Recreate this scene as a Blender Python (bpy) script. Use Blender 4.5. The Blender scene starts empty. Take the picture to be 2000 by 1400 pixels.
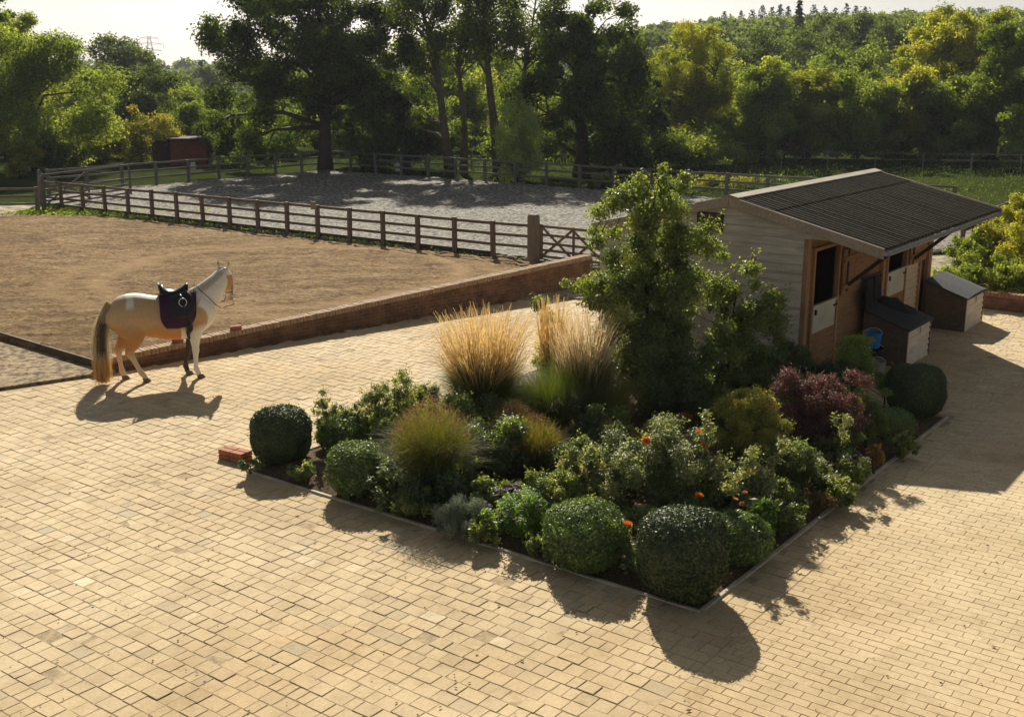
import bpy, bmesh, math, random
import numpy as np
from mathutils import Vector, Matrix, noise as mnoise
random.seed(7)
S = bpy.context.scene
C = S.collection
PI = math.pi
USE_HAZE = True

# ------------------------------------------------------------------ camera, sky, sun, exposure
FPX = 2190.0
TILT = math.atan(550 / FPX)
CAMH = 5.3
cam_d = bpy.data.cameras.new('camera')
cam = bpy.data.objects.new('camera', cam_d)
C.objects.link(cam)
cam.location = (0, 0, CAMH)
cam.rotation_euler = (PI / 2 - TILT, 0, 0)
cam_d.sensor_width = 36
cam_d.lens = FPX / 2000 * 36
cam_d.clip_start = 0.1
cam_d.clip_end = 4000
S.camera = cam

SUN_COT = 1.55            # shadow length per metre of height
SUN_SX = 0.11             # sideways drift of the shadows
sun_vec = Vector((-SUN_SX, 1.0, math.hypot(1, SUN_SX) / SUN_COT)).normalized()
SUN_EL = math.asin(sun_vec.z)
SUN_AZ = math.atan2(sun_vec.x, sun_vec.y)
W = bpy.data.worlds.new('World')
S.world = W
W.use_nodes = True
wn = W.node_tree
bg = wn.nodes['Background']
sky = wn.nodes.new('ShaderNodeTexSky')
sky.sky_type = 'NISHITA'
sky.sun_disc = False
sky.sun_elevation = SUN_EL
sky.sun_rotation = SUN_AZ
sky.altitude = 50
sky.air_density = 1.0
sky.dust_density = 1.6
sky.ozone_density = 1.0
hsv = wn.nodes.new('ShaderNodeHueSaturation')
hsv.inputs['Saturation'].default_value = 0.38
hsv.inputs['Value'].default_value = 0.82
wn.links.new(sky.outputs[0], hsv.inputs['Color'])
wn.links.new(hsv.outputs[0], bg.inputs[0])
bg.inputs[1].default_value = 0.05
sun_d = bpy.data.lights.new('sun', 'SUN')
sun_d.energy = 5.0
sun_d.angle = math.radians(0.5)
sun_d.color = (1.0, 0.92, 0.79)
sun = bpy.data.objects.new('sun', sun_d)
C.objects.link(sun)
sun.rotation_euler = (-sun_vec).to_track_quat('-Z', 'Y').to_euler()
sun.location = (0, 0, 60)
S.view_settings.view_transform = 'Standard'
S.view_settings.look = 'None'
S.view_settings.gamma = 1
S.view_settings.exposure = 0.66
S.render.engine = 'CYCLES'
S.cycles.max_bounces = 6
S.cycles.diffuse_bounces = 3
S.cycles.glossy_bounces = 2
S.cycles.transmission_bounces = 4
S.cycles.transparent_max_bounces = 6

# ------------------------------------------------------------------ survey helpers (picture point -> place on the ground)
ct, st = math.cos(TILT), math.sin(TILT)
def at(px, py, z=0.0):
    a = (px - 1000) / FPX; b = (700 - py) / FPX
    dx, dy, dz = a, ct + b * st, -st + b * ct
    t = (z - CAMH) / dz
    return Vector((dx * t, dy * t, z))
def atY(px, py, Y):
    a = (px - 1000) / FPX; b = (700 - py) / FPX
    dx, dy, dz = a, ct + b * st, -st + b * ct
    t = Y / dy
    return Vector((dx * t, Y, CAMH + dz * t))
def mpp(p):               # metres per picture point at place p
    return (p[1] * ct + (CAMH - p[2]) * st) / FPX

# ------------------------------------------------------------------ object helpers
def tag(o, label=None, cat=None, group=None, kind=None):
    if label: o['label'] = label
    if cat: o['category'] = cat
    if group: o['group'] = group
    if kind: o['kind'] = kind
    return o
def empty(name, loc=(0, 0, 0), rz=0.0, label=None, cat=None, group=None):
    o = bpy.data.objects.new(name, None)
    C.objects.link(o)
    o.location = loc
    o.rotation_euler = (0, 0, rz)
    o.empty_display_size = 0.3
    return tag(o, label, cat, group)
def link(name, me, mat, parent=None, smooth=False):
    o = bpy.data.objects.new(name, me)
    C.objects.link(o)
    if mat is not None:
        for m in (mat if isinstance(mat, (list, tuple)) else [mat]):
            me.materials.append(m)
    if parent: o.parent = parent
    if smooth:
        me.polygons.foreach_set('use_smooth', [True] * len(me.polygons))
    return o
class MB:
    def __init__(self): self.v = []; self.f = []; self.mi = []
    def add(self, vs, fs, mi=0):
        n = len(self.v)
        self.v += [tuple(p) for p in vs]
        self.f += [tuple(i + n for i in f) for f in fs]
        self.mi += [mi] * len(fs)
    def box(self, c, s, M=None, mi=0, taper=1.0, rz=0.0):
        hx, hy, hz = s[0] / 2, s[1] / 2, s[2] / 2
        vs = []
        for z, k in ((-hz, 1), (hz, taper)):
            for x, y in ((-hx, -hy), (hx, -hy), (hx, hy), (-hx, hy)):
                vs.append(Vector((x * k, y * k, z)))
        if rz:
            R = Matrix.Rotation(rz, 3, 'Z'); vs = [R @ v for v in vs]
        if M is not None: vs = [M @ v for v in vs]
        vs = [v + Vector(c) for v in vs]
        self.add(vs, [(0, 3, 2, 1), (4, 5, 6, 7), (0, 1, 5, 4), (1, 2, 6, 5), (2, 3, 7, 6), (3, 0, 4, 7)], mi)
    def bar(self, a, b, w, h, mi=0, up=(0, 0, 1)):
        a, b = Vector(a), Vector(b)
        d = (b - a); L = d.length; d.normalize()
        s = d.cross(Vector(up))
        if s.length < 1e-4: s = d.cross(Vector((1, 0, 0)))
        s.normalize(); u = s.cross(d).normalized()
        M = Matrix((d, s, u)).transposed()
        self.box((a + b) / 2, (L, w, h), M, mi)
    def tube(self, pts, rads, n=8, cap=True, mi=0):
        pts = [Vector(p) for p in pts]
        if not hasattr(rads, '__len__'): rads = [rads] * len(pts)
        ref = Vector((0.13, 0.91, 0.1)).normalized()
        rings = []
        for i, p in enumerate(pts):
            d = (pts[min(i + 1, len(pts) - 1)] - pts[max(i - 1, 0)])
            if d.length < 1e-9: d = Vector((0, 0, 1))
            d.normalize()
            s = d.cross(ref)
            if s.length < 0.15: s = d.cross(Vector((1, 0, 0)))
            s.normalize(); t = d.cross(s).normalized()
            r = rads[i]
            rings.append([p + (s * math.cos(2 * PI * k / n) + t * math.sin(2 * PI * k / n)) * r for k in range(n)])
        vs = [q for r in rings for q in r]; fs = []
        for i in range(len(pts) - 1):
            for k in range(n):
                k2 = (k + 1) % n
                fs.append((i * n + k, i * n + k2, (i + 1) * n + k2, (i + 1) * n + k))
        if cap:
            fs.append(tuple(range(n))[::-1]); fs.append(tuple((len(pts) - 1) * n + k for k in range(n)))
        self.add(vs, fs, mi)
    def poly(self, pts, mi=0):
        self.add(pts, [tuple(range(len(pts)))], mi)
    def slab(self, pts, z0, z1, mi=0):           # prism from a CCW outline
        n = len(pts)
        vs = [(p[0], p[1], z0) for p in pts] + [(p[0], p[1], z1) for p in pts]
        fs = [tuple(range(n))[::-1], tuple(range(n, 2 * n))] + [(i, (i + 1) % n, n + (i + 1) % n, n + i) for i in range(n)]
        self.add(vs, fs, mi)
    def mesh(self, name):
        me = bpy.data.meshes.new(name)
        me.from_pydata(self.v, [], self.f)
        if any(self.mi): me.polygons.foreach_set('material_index', self.mi)
        me.update()
        return me
    def build(self, name, mat, parent=None, smooth=False, bevel=0.0):
        o = link(name, self.mesh(name), mat, parent, smooth)
        if bevel:
            m = o.modifiers.new('bevel', 'BEVEL'); m.width = bevel; m.segments = 1; m.limit_method = 'ANGLE'
        return o
def np_mesh(name, V, F, tint=None):
    V = np.asarray(V, dtype=np.float32); F = np.asarray(F, dtype=np.int32)
    k = F.shape[1]
    me = bpy.data.meshes.new(name)
    me.vertices.add(len(V)); me.vertices.foreach_set('co', V.ravel())
    me.loops.add(F.size); me.loops.foreach_set('vertex_index', F.ravel())
    me.polygons.add(len(F)); me.polygons.foreach_set('loop_start', np.arange(0, F.size, k, dtype=np.int32))
    me.polygons.foreach_set('use_smooth', [False] * len(F))
    me.update(calc_edges=True)
    if tint is not None:
        a = me.attributes.new('tint', 'FLOAT', 'FACE')
        a.data.foreach_set('value', np.asarray(tint, dtype=np.float32))
    return me

# ------------------------------------------------------------------ materials
def newmat(name):
    m = bpy.data.materials.new(name); m.use_nodes = True
    nt = m.node_tree
    b = nt.nodes.get('Principled BSDF')
    return m, nt, b
def N(nt, t, **kw):
    n = nt.nodes.new(t)
    for k, v in kw.items(): setattr(n, k, v)
    return n
def ramp(nt, fac, stops):
    r = N(nt, 'ShaderNodeValToRGB')
    e = r.color_ramp.elements
    while len(e) < len(stops): e.new(0.5)
    for i, (p, c) in enumerate(stops):
        e[i].position = p; e[i].color = (*c, 1)
    nt.links.new(fac, r.inputs[0])
    return r.outputs[0]
def noise(nt, vec, scale, detail=4, rough=0.55, dist=0.0):
    n = N(nt, 'ShaderNodeTexNoise')
    n.inputs['Scale'].default_value = scale; n.inputs['Detail'].default_value = detail
    n.inputs['Roughness'].default_value = rough; n.inputs['Distortion'].default_value = dist
    if vec is not None: nt.links.new(vec, n.inputs['Vector'])
    return n.outputs['Fac']
def coords(nt, scale=(1, 1, 1), rot=(0, 0, 0), kind='Object'):
    t = N(nt, 'ShaderNodeTexCoord'); m = N(nt, 'ShaderNodeMapping')
    m.inputs['Scale'].default_value = scale; m.inputs['Rotation'].default_value = rot
    nt.links.new(t.outputs[kind], m.inputs[0])
    return m.outputs[0]
def mixc(nt, fac, a, b, mode='MIX'):
    m = N(nt, 'ShaderNodeMix', data_type='RGBA', blend_type=mode)
    def put(s, v):
        if isinstance(v, (int, float)): s.default_value = v
        elif isinstance(v, tuple): s.default_value = (*v, 1)
        else: nt.links.new(v, s)
    put(m.inputs[0], fac); put(m.inputs[6], a); put(m.inputs[7], b)
    return m.outputs[2]
def bump(nt, b, h, strength=0.3, dist=0.02):
    n = N(nt, 'ShaderNodeBump')
    n.inputs['Strength'].default_value = strength; n.inputs['Distance'].default_value = dist
    nt.links.new(h, n.inputs['Height']); nt.links.new(n.outputs[0], b.inputs['Normal'])
def solid(name, col, rough=0.7, var=0.25, sc=6.0, metal=0.0, bmp=0.15, spec=0.4):
    m, nt, b = newmat(name)
    v = coords(nt)
    f = noise(nt, v, sc, 6, 0.65)
    lo = tuple(c * (1 - var) for c in col); hi = tuple(min(1, c * (1 + var)) for c in col)
    nt.links.new(ramp(nt, f, [(0.3, lo), (0.7, hi)]), b.inputs['Base Color'])
    b.inputs['Roughness'].default_value = rough; b.inputs['Metallic'].default_value = metal
    b.inputs['Specular IOR Level'].default_value = spec
    if bmp: bump(nt, b, noise(nt, v, sc * 8, 4), bmp, 0.01)
    return m
def wood(name, col, dark, axis=0, rough=0.75, sc=1.0, spec=0.3):
    m, nt, b = newmat(name)
    s = [14 * sc] * 3; s[axis] = 1.2 * sc
    v = coords(nt, tuple(s))
    f = noise(nt, v, 1.6, 8, 0.7, 0.6)
    c1 = ramp(nt, f, [(0.28, dark), (0.55, col), (0.8, tuple(min(1, c * 1.25) for c in col))])
    f2 = noise(nt, coords(nt), 1.7, 4, 0.6)
    nt.links.new(mixc(nt, ramp(nt, f2, [(0.35, (0, 0, 0)), (0.75, (0.6, 0.6, 0.6))]), c1, dark), b.inputs['Base Color'])
    b.inputs['Roughness'].default_value = rough; b.inputs['Specular IOR Level'].default_value = spec
    bump(nt, b, f, 0.25, 0.01)
    return m
def leafmat(name, cols, trans=0.45, gloss=0.10, rough=0.4, tcol=None):
    m, nt, b = newmat(name)
    nt.nodes.remove(b)
    out = nt.nodes['Material Output']
    a = N(nt, 'ShaderNodeAttribute', attribute_name='tint')
    n = len(cols)
    col = ramp(nt, a.outputs['Fac'], [(i / (n - 1), c) for i, c in enumerate(cols)])
    d = N(nt, 'ShaderNodeBsdfDiffuse'); nt.links.new(col, d.inputs[0])
    t = N(nt, 'ShaderNodeBsdfTranslucent')
    tc = mixc(nt, 1.0, col, tcol or (1.85, 1.8, 0.6), 'MULTIPLY')
    for nn in nt.nodes:
        if nn.type == 'MIX': nn.clamp_result = False
    nt.links.new(tc, t.inputs[0])
    mx = N(nt, 'ShaderNodeMixShader'); mx.inputs[0].default_value = trans
    nt.links.new(d.outputs[0], mx.inputs[1]); nt.links.new(t.outputs[0], mx.inputs[2])
    g = N(nt, 'ShaderNodeBsdfGlossy'); g.inputs['Roughness'].default_value = rough + .08
    g.inputs[0].default_value = (1, 1, 0.95, 1)
    mg = N(nt, 'ShaderNodeMixShader'); mg.inputs[0].default_value = gloss * .45
    nt.links.new(mx.outputs[0], mg.inputs[1]); nt.links.new(g.outputs[0], mg.inputs[2])
    nt.links.new(mg.outputs[0], out.inputs[0])
    return m

# ------------------------------------------------------------------ ground frames
KX, KY = 1.93, 10.48                 # front corner of the flower bed; u runs away to the right, v to the near right
U = Vector((0.6, 0.8, 0)); Vv = Vector((0.8, -0.6, 0))
ANG = math.atan2(0.8, 0.6)
def uv(u, v, z=0.0): return Vector((KX + .6 * u + .8 * v, KY + .8 * u - .6 * v, z))

def terrain(x, y):
    z = -0.06
    d = math.hypot(x, y)
    if d > 75:
        t = min(1, (d - 75) / 260.0); t = t * t * (3 - 2 * t)
        side = 1 / (1 + math.exp(-(x / max(d, 1) - 0.05) * 14))
        z += t * (0.2 + 13 * side) + t * 1.5 * mnoise.noise(Vector((x * .012, y * .012, 0)))
    if d > 340:
        t = min(1, (d - 340) / 500.0)
        side = 1 / (1 + math.exp(-(x / max(d, 1) - 0.1) * 10))
        z += t * (6 + 10 * side) + t * 4 * mnoise.noise(Vector((x * .005, y * .005, 3)))
    return z
# ground sheet, one mesh that reaches the horizon
def make_ground():
    rs = [0.5 * 1.085 ** i for i in range(100)]
    rs = [r for r in rs if r < 1500] + [1500]
    na = 160
    V = []; F = []
    for r in rs:
        for k in range(na):
            a = 2 * PI * k / na
            x, y = r * math.cos(a), r * math.sin(a)
            V.append((x, y, terrain(x, y)))
    for i in range(len(rs) - 1):
        for k in range(na):
            k2 = (k + 1) % na
            F.append((i * na + k, i * na + k2, (i + 1) * na + k2, (i + 1) * na + k))
    V.append((0, 0, -0.06)); c = len(V) - 1
    me = bpy.data.meshes.new('ground')
    me.from_pydata(V, [], F + [(k, (k + 1) % na, c)[::-1] for k in range(na)])
    me.update()
    m, nt, b = newmat('grassland')
    v = coords(nt)
    f1 = noise(nt, v, 0.12, 5); f2 = noise(nt, v, 3.0, 8, 0.7)
    c1 = ramp(nt, f1, [(0.3, (0.025, 0.038, 0.011)), (0.7, (0.06, 0.078, 0.022))])
    c2 = ramp(nt, f2, [(0.35, (0.5, 0.5, 0.5)), (0.7, (1.3, 1.3, 1.2))])
    nt.links.new(mixc(nt, 1.0, c1, c2, 'MULTIPLY'), b.inputs['Base Color'])
    b.inputs['Roughness'].default_value = 1.0; b.inputs['Specular IOR Level'].default_value = 0.0
    bump(nt, b, f2, 0.5, 0.08)
    o = link('ground', me, m, smooth=True)
    tag(o, kind='structure')
make_ground()

def sheet(name, pts, z, mat, drop=0.25):
    me = MB(); n = len(pts)
    me.slab([(p[0], p[1]) for p in pts], z - drop, z)
    return tag(me.build(name, mat), kind='structure')

# sand school
def sandmat():
    m, nt, b = newmat('school_sand')
    v = coords(nt)
    vs = coords(nt, (0.45, 1.3, 1), (0, 0, -0.35))
    big = noise(nt, vs, 0.55, 6, 0.6, 1.2)
    c = ramp(nt, big, [(0.34, (0.27, 0.175, 0.075)), (0.5, (0.35, 0.235, 0.11)), (0.64, (0.44, 0.315, 0.165))])
    gr = noise(nt, coords(nt, (0.8, 1.3, 1), (0, 0, -0.35)), 9, 10, 0.85)
    gr2 = noise(nt, vs, 22, 4, 0.7)
    gr3 = noise(nt, coords(nt, (0.6, 1.5, 1)), 2.6, 8, 0.8)
    gr4 = noise(nt, coords(nt, (0.5, 2.2, 1), (0, 0, 0.5)), 1.3, 6, 0.7, 1.5)
    c = mixc(nt, 1.0, c, ramp(nt, gr3, [(0.38, (0.60, 0.56, 0.50)), (0.5, (1, 1, 1)), (0.62, (1.28, 1.27, 1.24))]), 'MULTIPLY')
    c = mixc(nt, 1.0, c, ramp(nt, gr4, [(0.40, (0.80, 0.77, 0.72)), (0.52, (1, 1, 1)), (0.60, (1.12, 1.12, 1.12))]), 'MULTIPLY')
    c = mixc(nt, 1.0, c, ramp(nt, gr, [(0.40, (0.35, 0.32, 0.30)), (0.50, (1, 1, 1)), (0.62, (1.35, 1.35, 1.35))]), 'MULTIPLY')
    c = mixc(nt, 1.0, c, ramp(nt, gr2, [(0.40, (0.5, 0.46, 0.42)), (0.5, (1, 1, 1))]), 'MULTIPLY')
    # ring track worn by lungeing
    t = N(nt, 'ShaderNodeTexCoord'); d = N(nt, 'ShaderNodeVectorMath', operation='DISTANCE')
    d.inputs[1].default_value = (-6.2, 30.0, 0.15); nt.links.new(t.outputs['Object'], d.inputs[0])
    w = noise(nt, v, 0.5, 3)
    ad = N(nt, 'ShaderNodeMath', operation='MULTIPLY_ADD'); ad.inputs[1].default_value = 1.6
    nt.links.new(w, ad.inputs[0]); nt.links.new(d.outputs['Value'], ad.inputs[2])
    rg = ramp(nt, N(nt, 'ShaderNodeMath', operation='MULTIPLY').outputs[0], [(0, (0, 0, 0))] * 2)
    mul = rg.node.inputs[0].links[0].from_node
    mul.inputs[1].default_value = 0.1; nt.links.new(ad.outputs[0], mul.inputs[0])
    e = rg.node.color_ramp.elements
    for _ in range(3): e.new(0.5)
    for el, (p, vv) in zip(e, [(0.50, 0), (0.56, 0.75), (0.60, 0.1), (0.66, 0.5), (0.72, 0)]):
        el.position = p; el.color = (vv, vv, vv, 1)
    c = mixc(nt, rg, c, (0.47, 0.32, 0.165))
    nt.links.new(c, b.inputs['Base Color'])
    b.inputs['Roughness'].default_value = 0.95; b.inputs['Specular IOR Level'].default_value = 0.1
    bump(nt, b, gr, 1.0, 0.10)
    return m
SZ = 0.15
sand_pts = [(-7.55, 20.12), (2.02, 28.98), (2.0, 30.9), (0.5, 31.95), (-8.9, 38.0), (-13.5, 41.3), (-16.0, 42.5), (-19.5, 42.9), (-30, 41.5), (-34, 38), (-28, 35.5), (-16.5, 27.3), (-10.62, 22.55)]
sheet('riding_school_sand', sand_pts, SZ, sandmat())
def rough_top(name, pts, z, mat, step, amp, rings=None, seed=0):
    xs = [p[0] for p in pts]; ys = [p[1] for p in pts]; n = len(pts)
    X = np.arange(min(xs), max(xs), step); Y = np.arange(min(ys), max(ys), step * 1.3)
    gx, gy = np.meshgrid(X, Y); ins = np.zeros(gx.shape, bool)
    for i in range(n):
        x0, y0 = pts[i][:2]; x1, y1 = pts[(i + 1) % n][:2]
        if y0 == y1: continue
        cnd = ((gy > y0) != (gy > y1)) & (gx < (x1 - x0) * (gy - y0) / (y1 - y0) + x0)
        ins ^= cnd
    ins &= np.abs(gx) < .50 * gy + 3
    rng = np.random.default_rng(seed)
    R = rng.normal(size=gx.shape); K = np.zeros_like(gx)
    for dy in (-1, 0, 1):
        for dx in (-1, 0, 1): K += np.roll(np.roll(R, dy, 0), dx, 1)
    K /= 3
    R2 = rng.normal(size=gx.shape)
    for _ in range(6): R2 = (R2 + np.roll(R2, 1, 0) + np.roll(R2, -1, 0) + np.roll(R2, 1, 1) + np.roll(R2, -1, 1)) / 5
    R2 /= R2.std()
    Z = amp * (.55 * K + .45 * R + .8 * R2)
    if rings:
        d = np.hypot(gx - rings[0], (gy - rings[1])) + .25 * R2
        Z += amp * 1.2 * np.sin(d * 2 * PI / .55) * np.exp(-((d - rings[2]) / 3.0) ** 2)
    Z += z + amp * 2.0
    idx = -np.ones(gx.shape, int); idx[ins] = np.arange(ins.sum())
    V = np.stack([gx[ins], gy[ins], Z[ins]], 1)
    q = ins[:-1, :-1] & ins[1:, :-1] & ins[:-1, 1:] & ins[1:, 1:]
    F = np.stack([idx[:-1, :-1][q], idx[:-1, 1:][q], idx[1:, 1:][q], idx[1:, :-1][q]], 1)
    me = np_mesh(name, V, F)
    me.polygons.foreach_set('use_smooth', [True] * len(F))
    return tag(link(name, me, mat), kind='structure')
rough_top('trampled_sand', sand_pts, SZ, bpy.data.materials['school_sand'], .075, .011, (-6.2, 30.0, 6.0), 1)
# grey rubber and gravel school behind
def gritmat(name, cols, sc=7.0, bd=0.08):
    m, nt, b = newmat(name)
    v = coords(nt)
    f = noise(nt, v, sc, 6, 0.75)
    big = noise(nt, v, 0.35, 4)
    c = ramp(nt, f, [(0.40, cols[0]), (0.49, cols[1]), (0.58, cols[2])])
    c = mixc(nt, 1.0, c, ramp(nt, big, [(0.3, (0.9, 0.9, 0.9)), (0.7, (1.07, 1.06, 1.05))]), 'MULTIPLY')
    nt.links.new(c, b.inputs['Base Color'])
    b.inputs['Roughness'].default_value = 0.9; b.inputs['Specular IOR Level'].default_value = 0.15
    bump(nt, b, f, 1.0, bd)
    return m
m_grey = gritmat('grey_school_surface', [(0.03, 0.028, 0.024), (0.155, 0.145, 0.122), (0.34, 0.32, 0.265)], 6.0, 0.04)
m_grav = gritmat('loose_gravel', [(0.08, 0.056, 0.032), (0.235, 0.175, 0.10), (0.38, 0.295, 0.175)], 7.0, 0.04)
grey_pts = [(2.3, 31.0), (13.2, 34.0), (16.6, 38.6), (16.5, 43.0), (6.1, 51.4), (-10.5, 64.6), (-20.8, 51.2), (-19.8, 46.9), (-14.75, 43.3), (-8.7, 38.75), (0.6, 32.35)]
sheet('riding_school_gravel', grey_pts, SZ - 0.004, m_grey)
rough_top('raked_school_gravel', grey_pts, SZ - .004, m_grey, .13, .016, None, 2)
m_verge = gritmat('dry_verge', [(0.10, 0.10, 0.045), (0.30, 0.25, 0.16), (0.46, 0.38, 0.25)], 2.2, 0.05)
sheet('verge', [(-36, 30), (3.2, 26.9), (14.0, 30.2), (13.0, 34.4), (2.6, 31.4), (-19.0, 46.4), (-21, 48.5), (-26, 46.5), (-36, 45)], 0.04, m_verge, 0.08)
sheet('gravel_path', [(-16, 15.3), (-8.93, 18.83), (-7.3, 20.0), (-7.45, 20.25), (-10.62, 22.8), (-16.5, 27.5), (-28, 35.5), (-30, 20)], 0.052, m_grav, 0.1)

# ------------------------------------------------------------------ block paving (real blocks)
def make_paving():
    rng = np.random.default_rng(5)
    VV = []; FF = []; T = []
    def inside(x, y):
        if y < 3.5 or y > 31.5: return False
        # wall line
        wx0, wy0, wx1, wy1 = -7.40, 19.92, 2.2, 28.75
        if x < 2.2 and (x - wx0) * (wy1 - wy0) - (y - wy0) * (wx1 - wx0) < -0.02 * 13: return False
        if x < -7.3:
            lim = 18.83 + (x + 8.93) * (19.98 - 18.83) / (8.93 - 7.4) if x > -8.93 else 18.83 + (x + 8.93) * 0.42
            if y > lim: return False
        u = .6 * (x - KX) + .8 * (y - KY); v = .8 * (x - KX) - .6 * (y - KY)
        if -0.02 < u < 8.50 and -7.02 < v < 0.02: return False
        if u > 17.75 and v > -3.0: return False
        if x > 3 and y > 29: return False
        return abs(x) < 0.46 * y * 1.25 + 4.5
    SPLIT = 0.52
    for reg in (False, True):
        rowh = 0.118 if reg else 0.182
        j = 0.0014 if reg else 0.0024
        be = 0.003 if reg else 0.006
        for i in range(int(-14 / rowh), int(26 / rowh)):
            u0 = i * rowh
            v = (SPLIT - (0.1175 if i % 2 else 0.0)) if reg else -26.0 + rng.uniform(0, 0.3)
            while v < (16 if reg else SPLIT - 1e-3):
                if reg:
                    L = 0.235
                    if v < SPLIT - .01: v = SPLIT; L = 0.1175
                else:
                    L = rng.choice([0.12, 0.18, 0.18, 0.25, 0.21])
                    if v + L > SPLIT - 0.06: L = SPLIT - v
                v1 = v + L
                cu, cv = u0 + rowh / 2, (v + v1) / 2
                x = KX + .6 * cu + .8 * cv; y = KY + .8 * cu - .6 * cv
                if inside(x, y):
                    z = rng.normal(0, 0.0008 if reg else 0.002)
                    tu, tv = rng.normal(0, 0.003 if reg else 0.005, 2)
                    jj = j * rng.uniform(0.6, 1.6)
                    a0, a1, b0, b1 = u0 + jj, u0 + rowh - jj, v + jj, v1 - jj
                    base = len(VV)
                    cor = [(a0, b0), (a0, b1), (a1, b1), (a1, b0)]
                    wob = rng.normal(0, 0.0010 if reg else 0.0032, (4, 2))
                    for q, (uu, vv) in enumerate(cor):
                        uu += wob[q, 0]; vv += wob[q, 1]
                        VV.append((KX + .6 * uu + .8 * vv, KY + .8 * uu - .6 * vv, z - 0.0045))
                    for q, (uu, vv) in enumerate(cor):
                        uu += wob[q, 0]; vv += wob[q, 1]
                        uu += be if uu < cu else -be; vv += be if vv < cv else -be
                        VV.append((KX + .6 * uu + .8 * vv, KY + .8 * uu - .6 * vv, z + (uu - cu) * tu + (vv - cv) * tv))
                    FF += [(base + 7, base + 6, base + 5, base + 4)[::-1]] + [(base + k, base + (k + 1) % 4, base + 4 + (k + 1) % 4, base + 4 + k) for k in range(4)]
                    t = rng.normal(0.5, 0.06 if reg else 0.11)
                    r = rng.random()
                    if not reg and r < 0.025: t = rng.uniform(0.12, 0.25)
                    if not reg and r > 0.994: t = rng.uniform(0.9, 1.0)
                    if -5.2 < cv < -1.2 and -2.0 - 0.1 * cv < cu < -1.7 - .1 * cv and r < 0.2: t = rng.uniform(.9, 1.0)
                    T += [min(1, max(0, t))] * 5
                v = v1
    me = np_mesh('paving', VV, FF, T)
    me.flip_normals() if me.polygons[0].normal.z < 0 else None
    m, nt, b = newmat('sandstone_block_paving')
    a = N(nt, 'ShaderNodeAttribute', attribute_name='tint')
    c = ramp(nt, a.outputs['Fac'], [(0.0, (0.42, 0.39, 0.29)), (0.25, (0.50, 0.40, 0.25)), (0.5, (0.56, 0.445, 0.27)), (0.75, (0.60, 0.485, 0.30)), (0.93, (0.63, 0.52, 0.34)), (1.0, (0.68, 0.60, 0.42))])
    v = coords(nt)
    f = noise(nt, v, 26, 6, 0.7); f2 = noise(nt, v, 0.55, 5, 0.6); f3 = noise(nt, v, 3.1, 6, 0.65)
    c = mixc(nt, 1.0, c, ramp(nt, f, [(0.25, (0.80, 0.79, 0.77)), (0.6, (1.03, 1.03, 1.03))]), 'MULTIPLY')
    c = mixc(nt, 1.0, c, ramp(nt, f2, [(0.3, (0.86, 0.85, 0.83)), (0.6, (1.05, 1.05, 1.05))]), 'MULTIPLY')
    c = mixc(nt, 1.0, c, ramp(nt, f3, [(0.3, (0.86, 0.84, 0.80)), (0.5, (1.0, 1.0, 1.0))]), 'MULTIPLY')
    f5 = noise(nt, coords(nt, (1, 1, 1)), 1.5, 8, 0.75, 0.8)
    c = mixc(nt, 1.0, c, ramp(nt, f5, [(0.30, (0.80, 0.77, 0.71)), (0.50, (1, 1, 1))]), 'MULTIPLY')
    f4 = noise(nt, v, 0.23, 3, 0.5)
    c = mixc(nt, 1.0, c, ramp(nt, f4, [(0.35, (0.90, 0.84, 0.74)), (0.6, (1.03, 1.03, 1.03))]), 'MULTIPLY')
    nt.links.new(c, b.inputs['Base Color'])
    b.inputs['Roughness'].default_value = 0.88; b.inputs['Specular IOR Level'].default_value = 0.25
    bump(nt, b, f, 0.35, 0.006)
    tag(link('paving', me, m), kind='structure')
    mj = solid('joint_sand', (0.33, 0.25, 0.14), 0.95, 0.4, 12)
    p = MB()
    p.poly([(-13, 2.5, -0.0045), (13.5, 2.5, -0.0045), (17, 24, -0.0045), (13, 29.5, -0.0045), (3.2, 30.4, -0.0045), (2.2, 28.75, -0.0045), (-7.4, 19.95, -0.0045), (-8.93, 18.83, -0.0045), (-17, 15.4, -0.0045)])
    tag(p.build('paving_joints', mj), kind='structure')
make_paving()
# fallen bits on the paving
def litter():
    rng = np.random.default_rng(3)
    m = MB()
    for i in range(230):
        px, py = rng.uniform(0, 2000), rng.uniform(760, 1400)
        p = at(px, py, 0.004)
        u = .6 * (p.x - KX) + .8 * (p.y - KY); v = .8 * (p.x - KX) - .6 * (p.y - KY)
        if -0.1 < u < 9 and -7.2 < v < 0.1: continue
        s = rng.uniform(0.008, 0.022) * (1.6 if rng.random() < .1 else 1)
        a = rng.uniform(0, PI)
        q = [p + Vector((math.cos(a + k * PI / 2) * s * (1 if k % 2 else .55), math.sin(a + k * PI / 2) * s * (1 if k % 2 else .55), 0.004 + rng.uniform(0, .010))) for k in range(4)]
        m.poly(q)
    tag(m.build('fallen_leaves', solid('dead_leaf', (0.10, 0.065, 0.03), 0.9, 0.4)), 'dry leaves and bits scattered over the block paving', 'leaf litter', kind='stuff')
litter()

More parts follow.
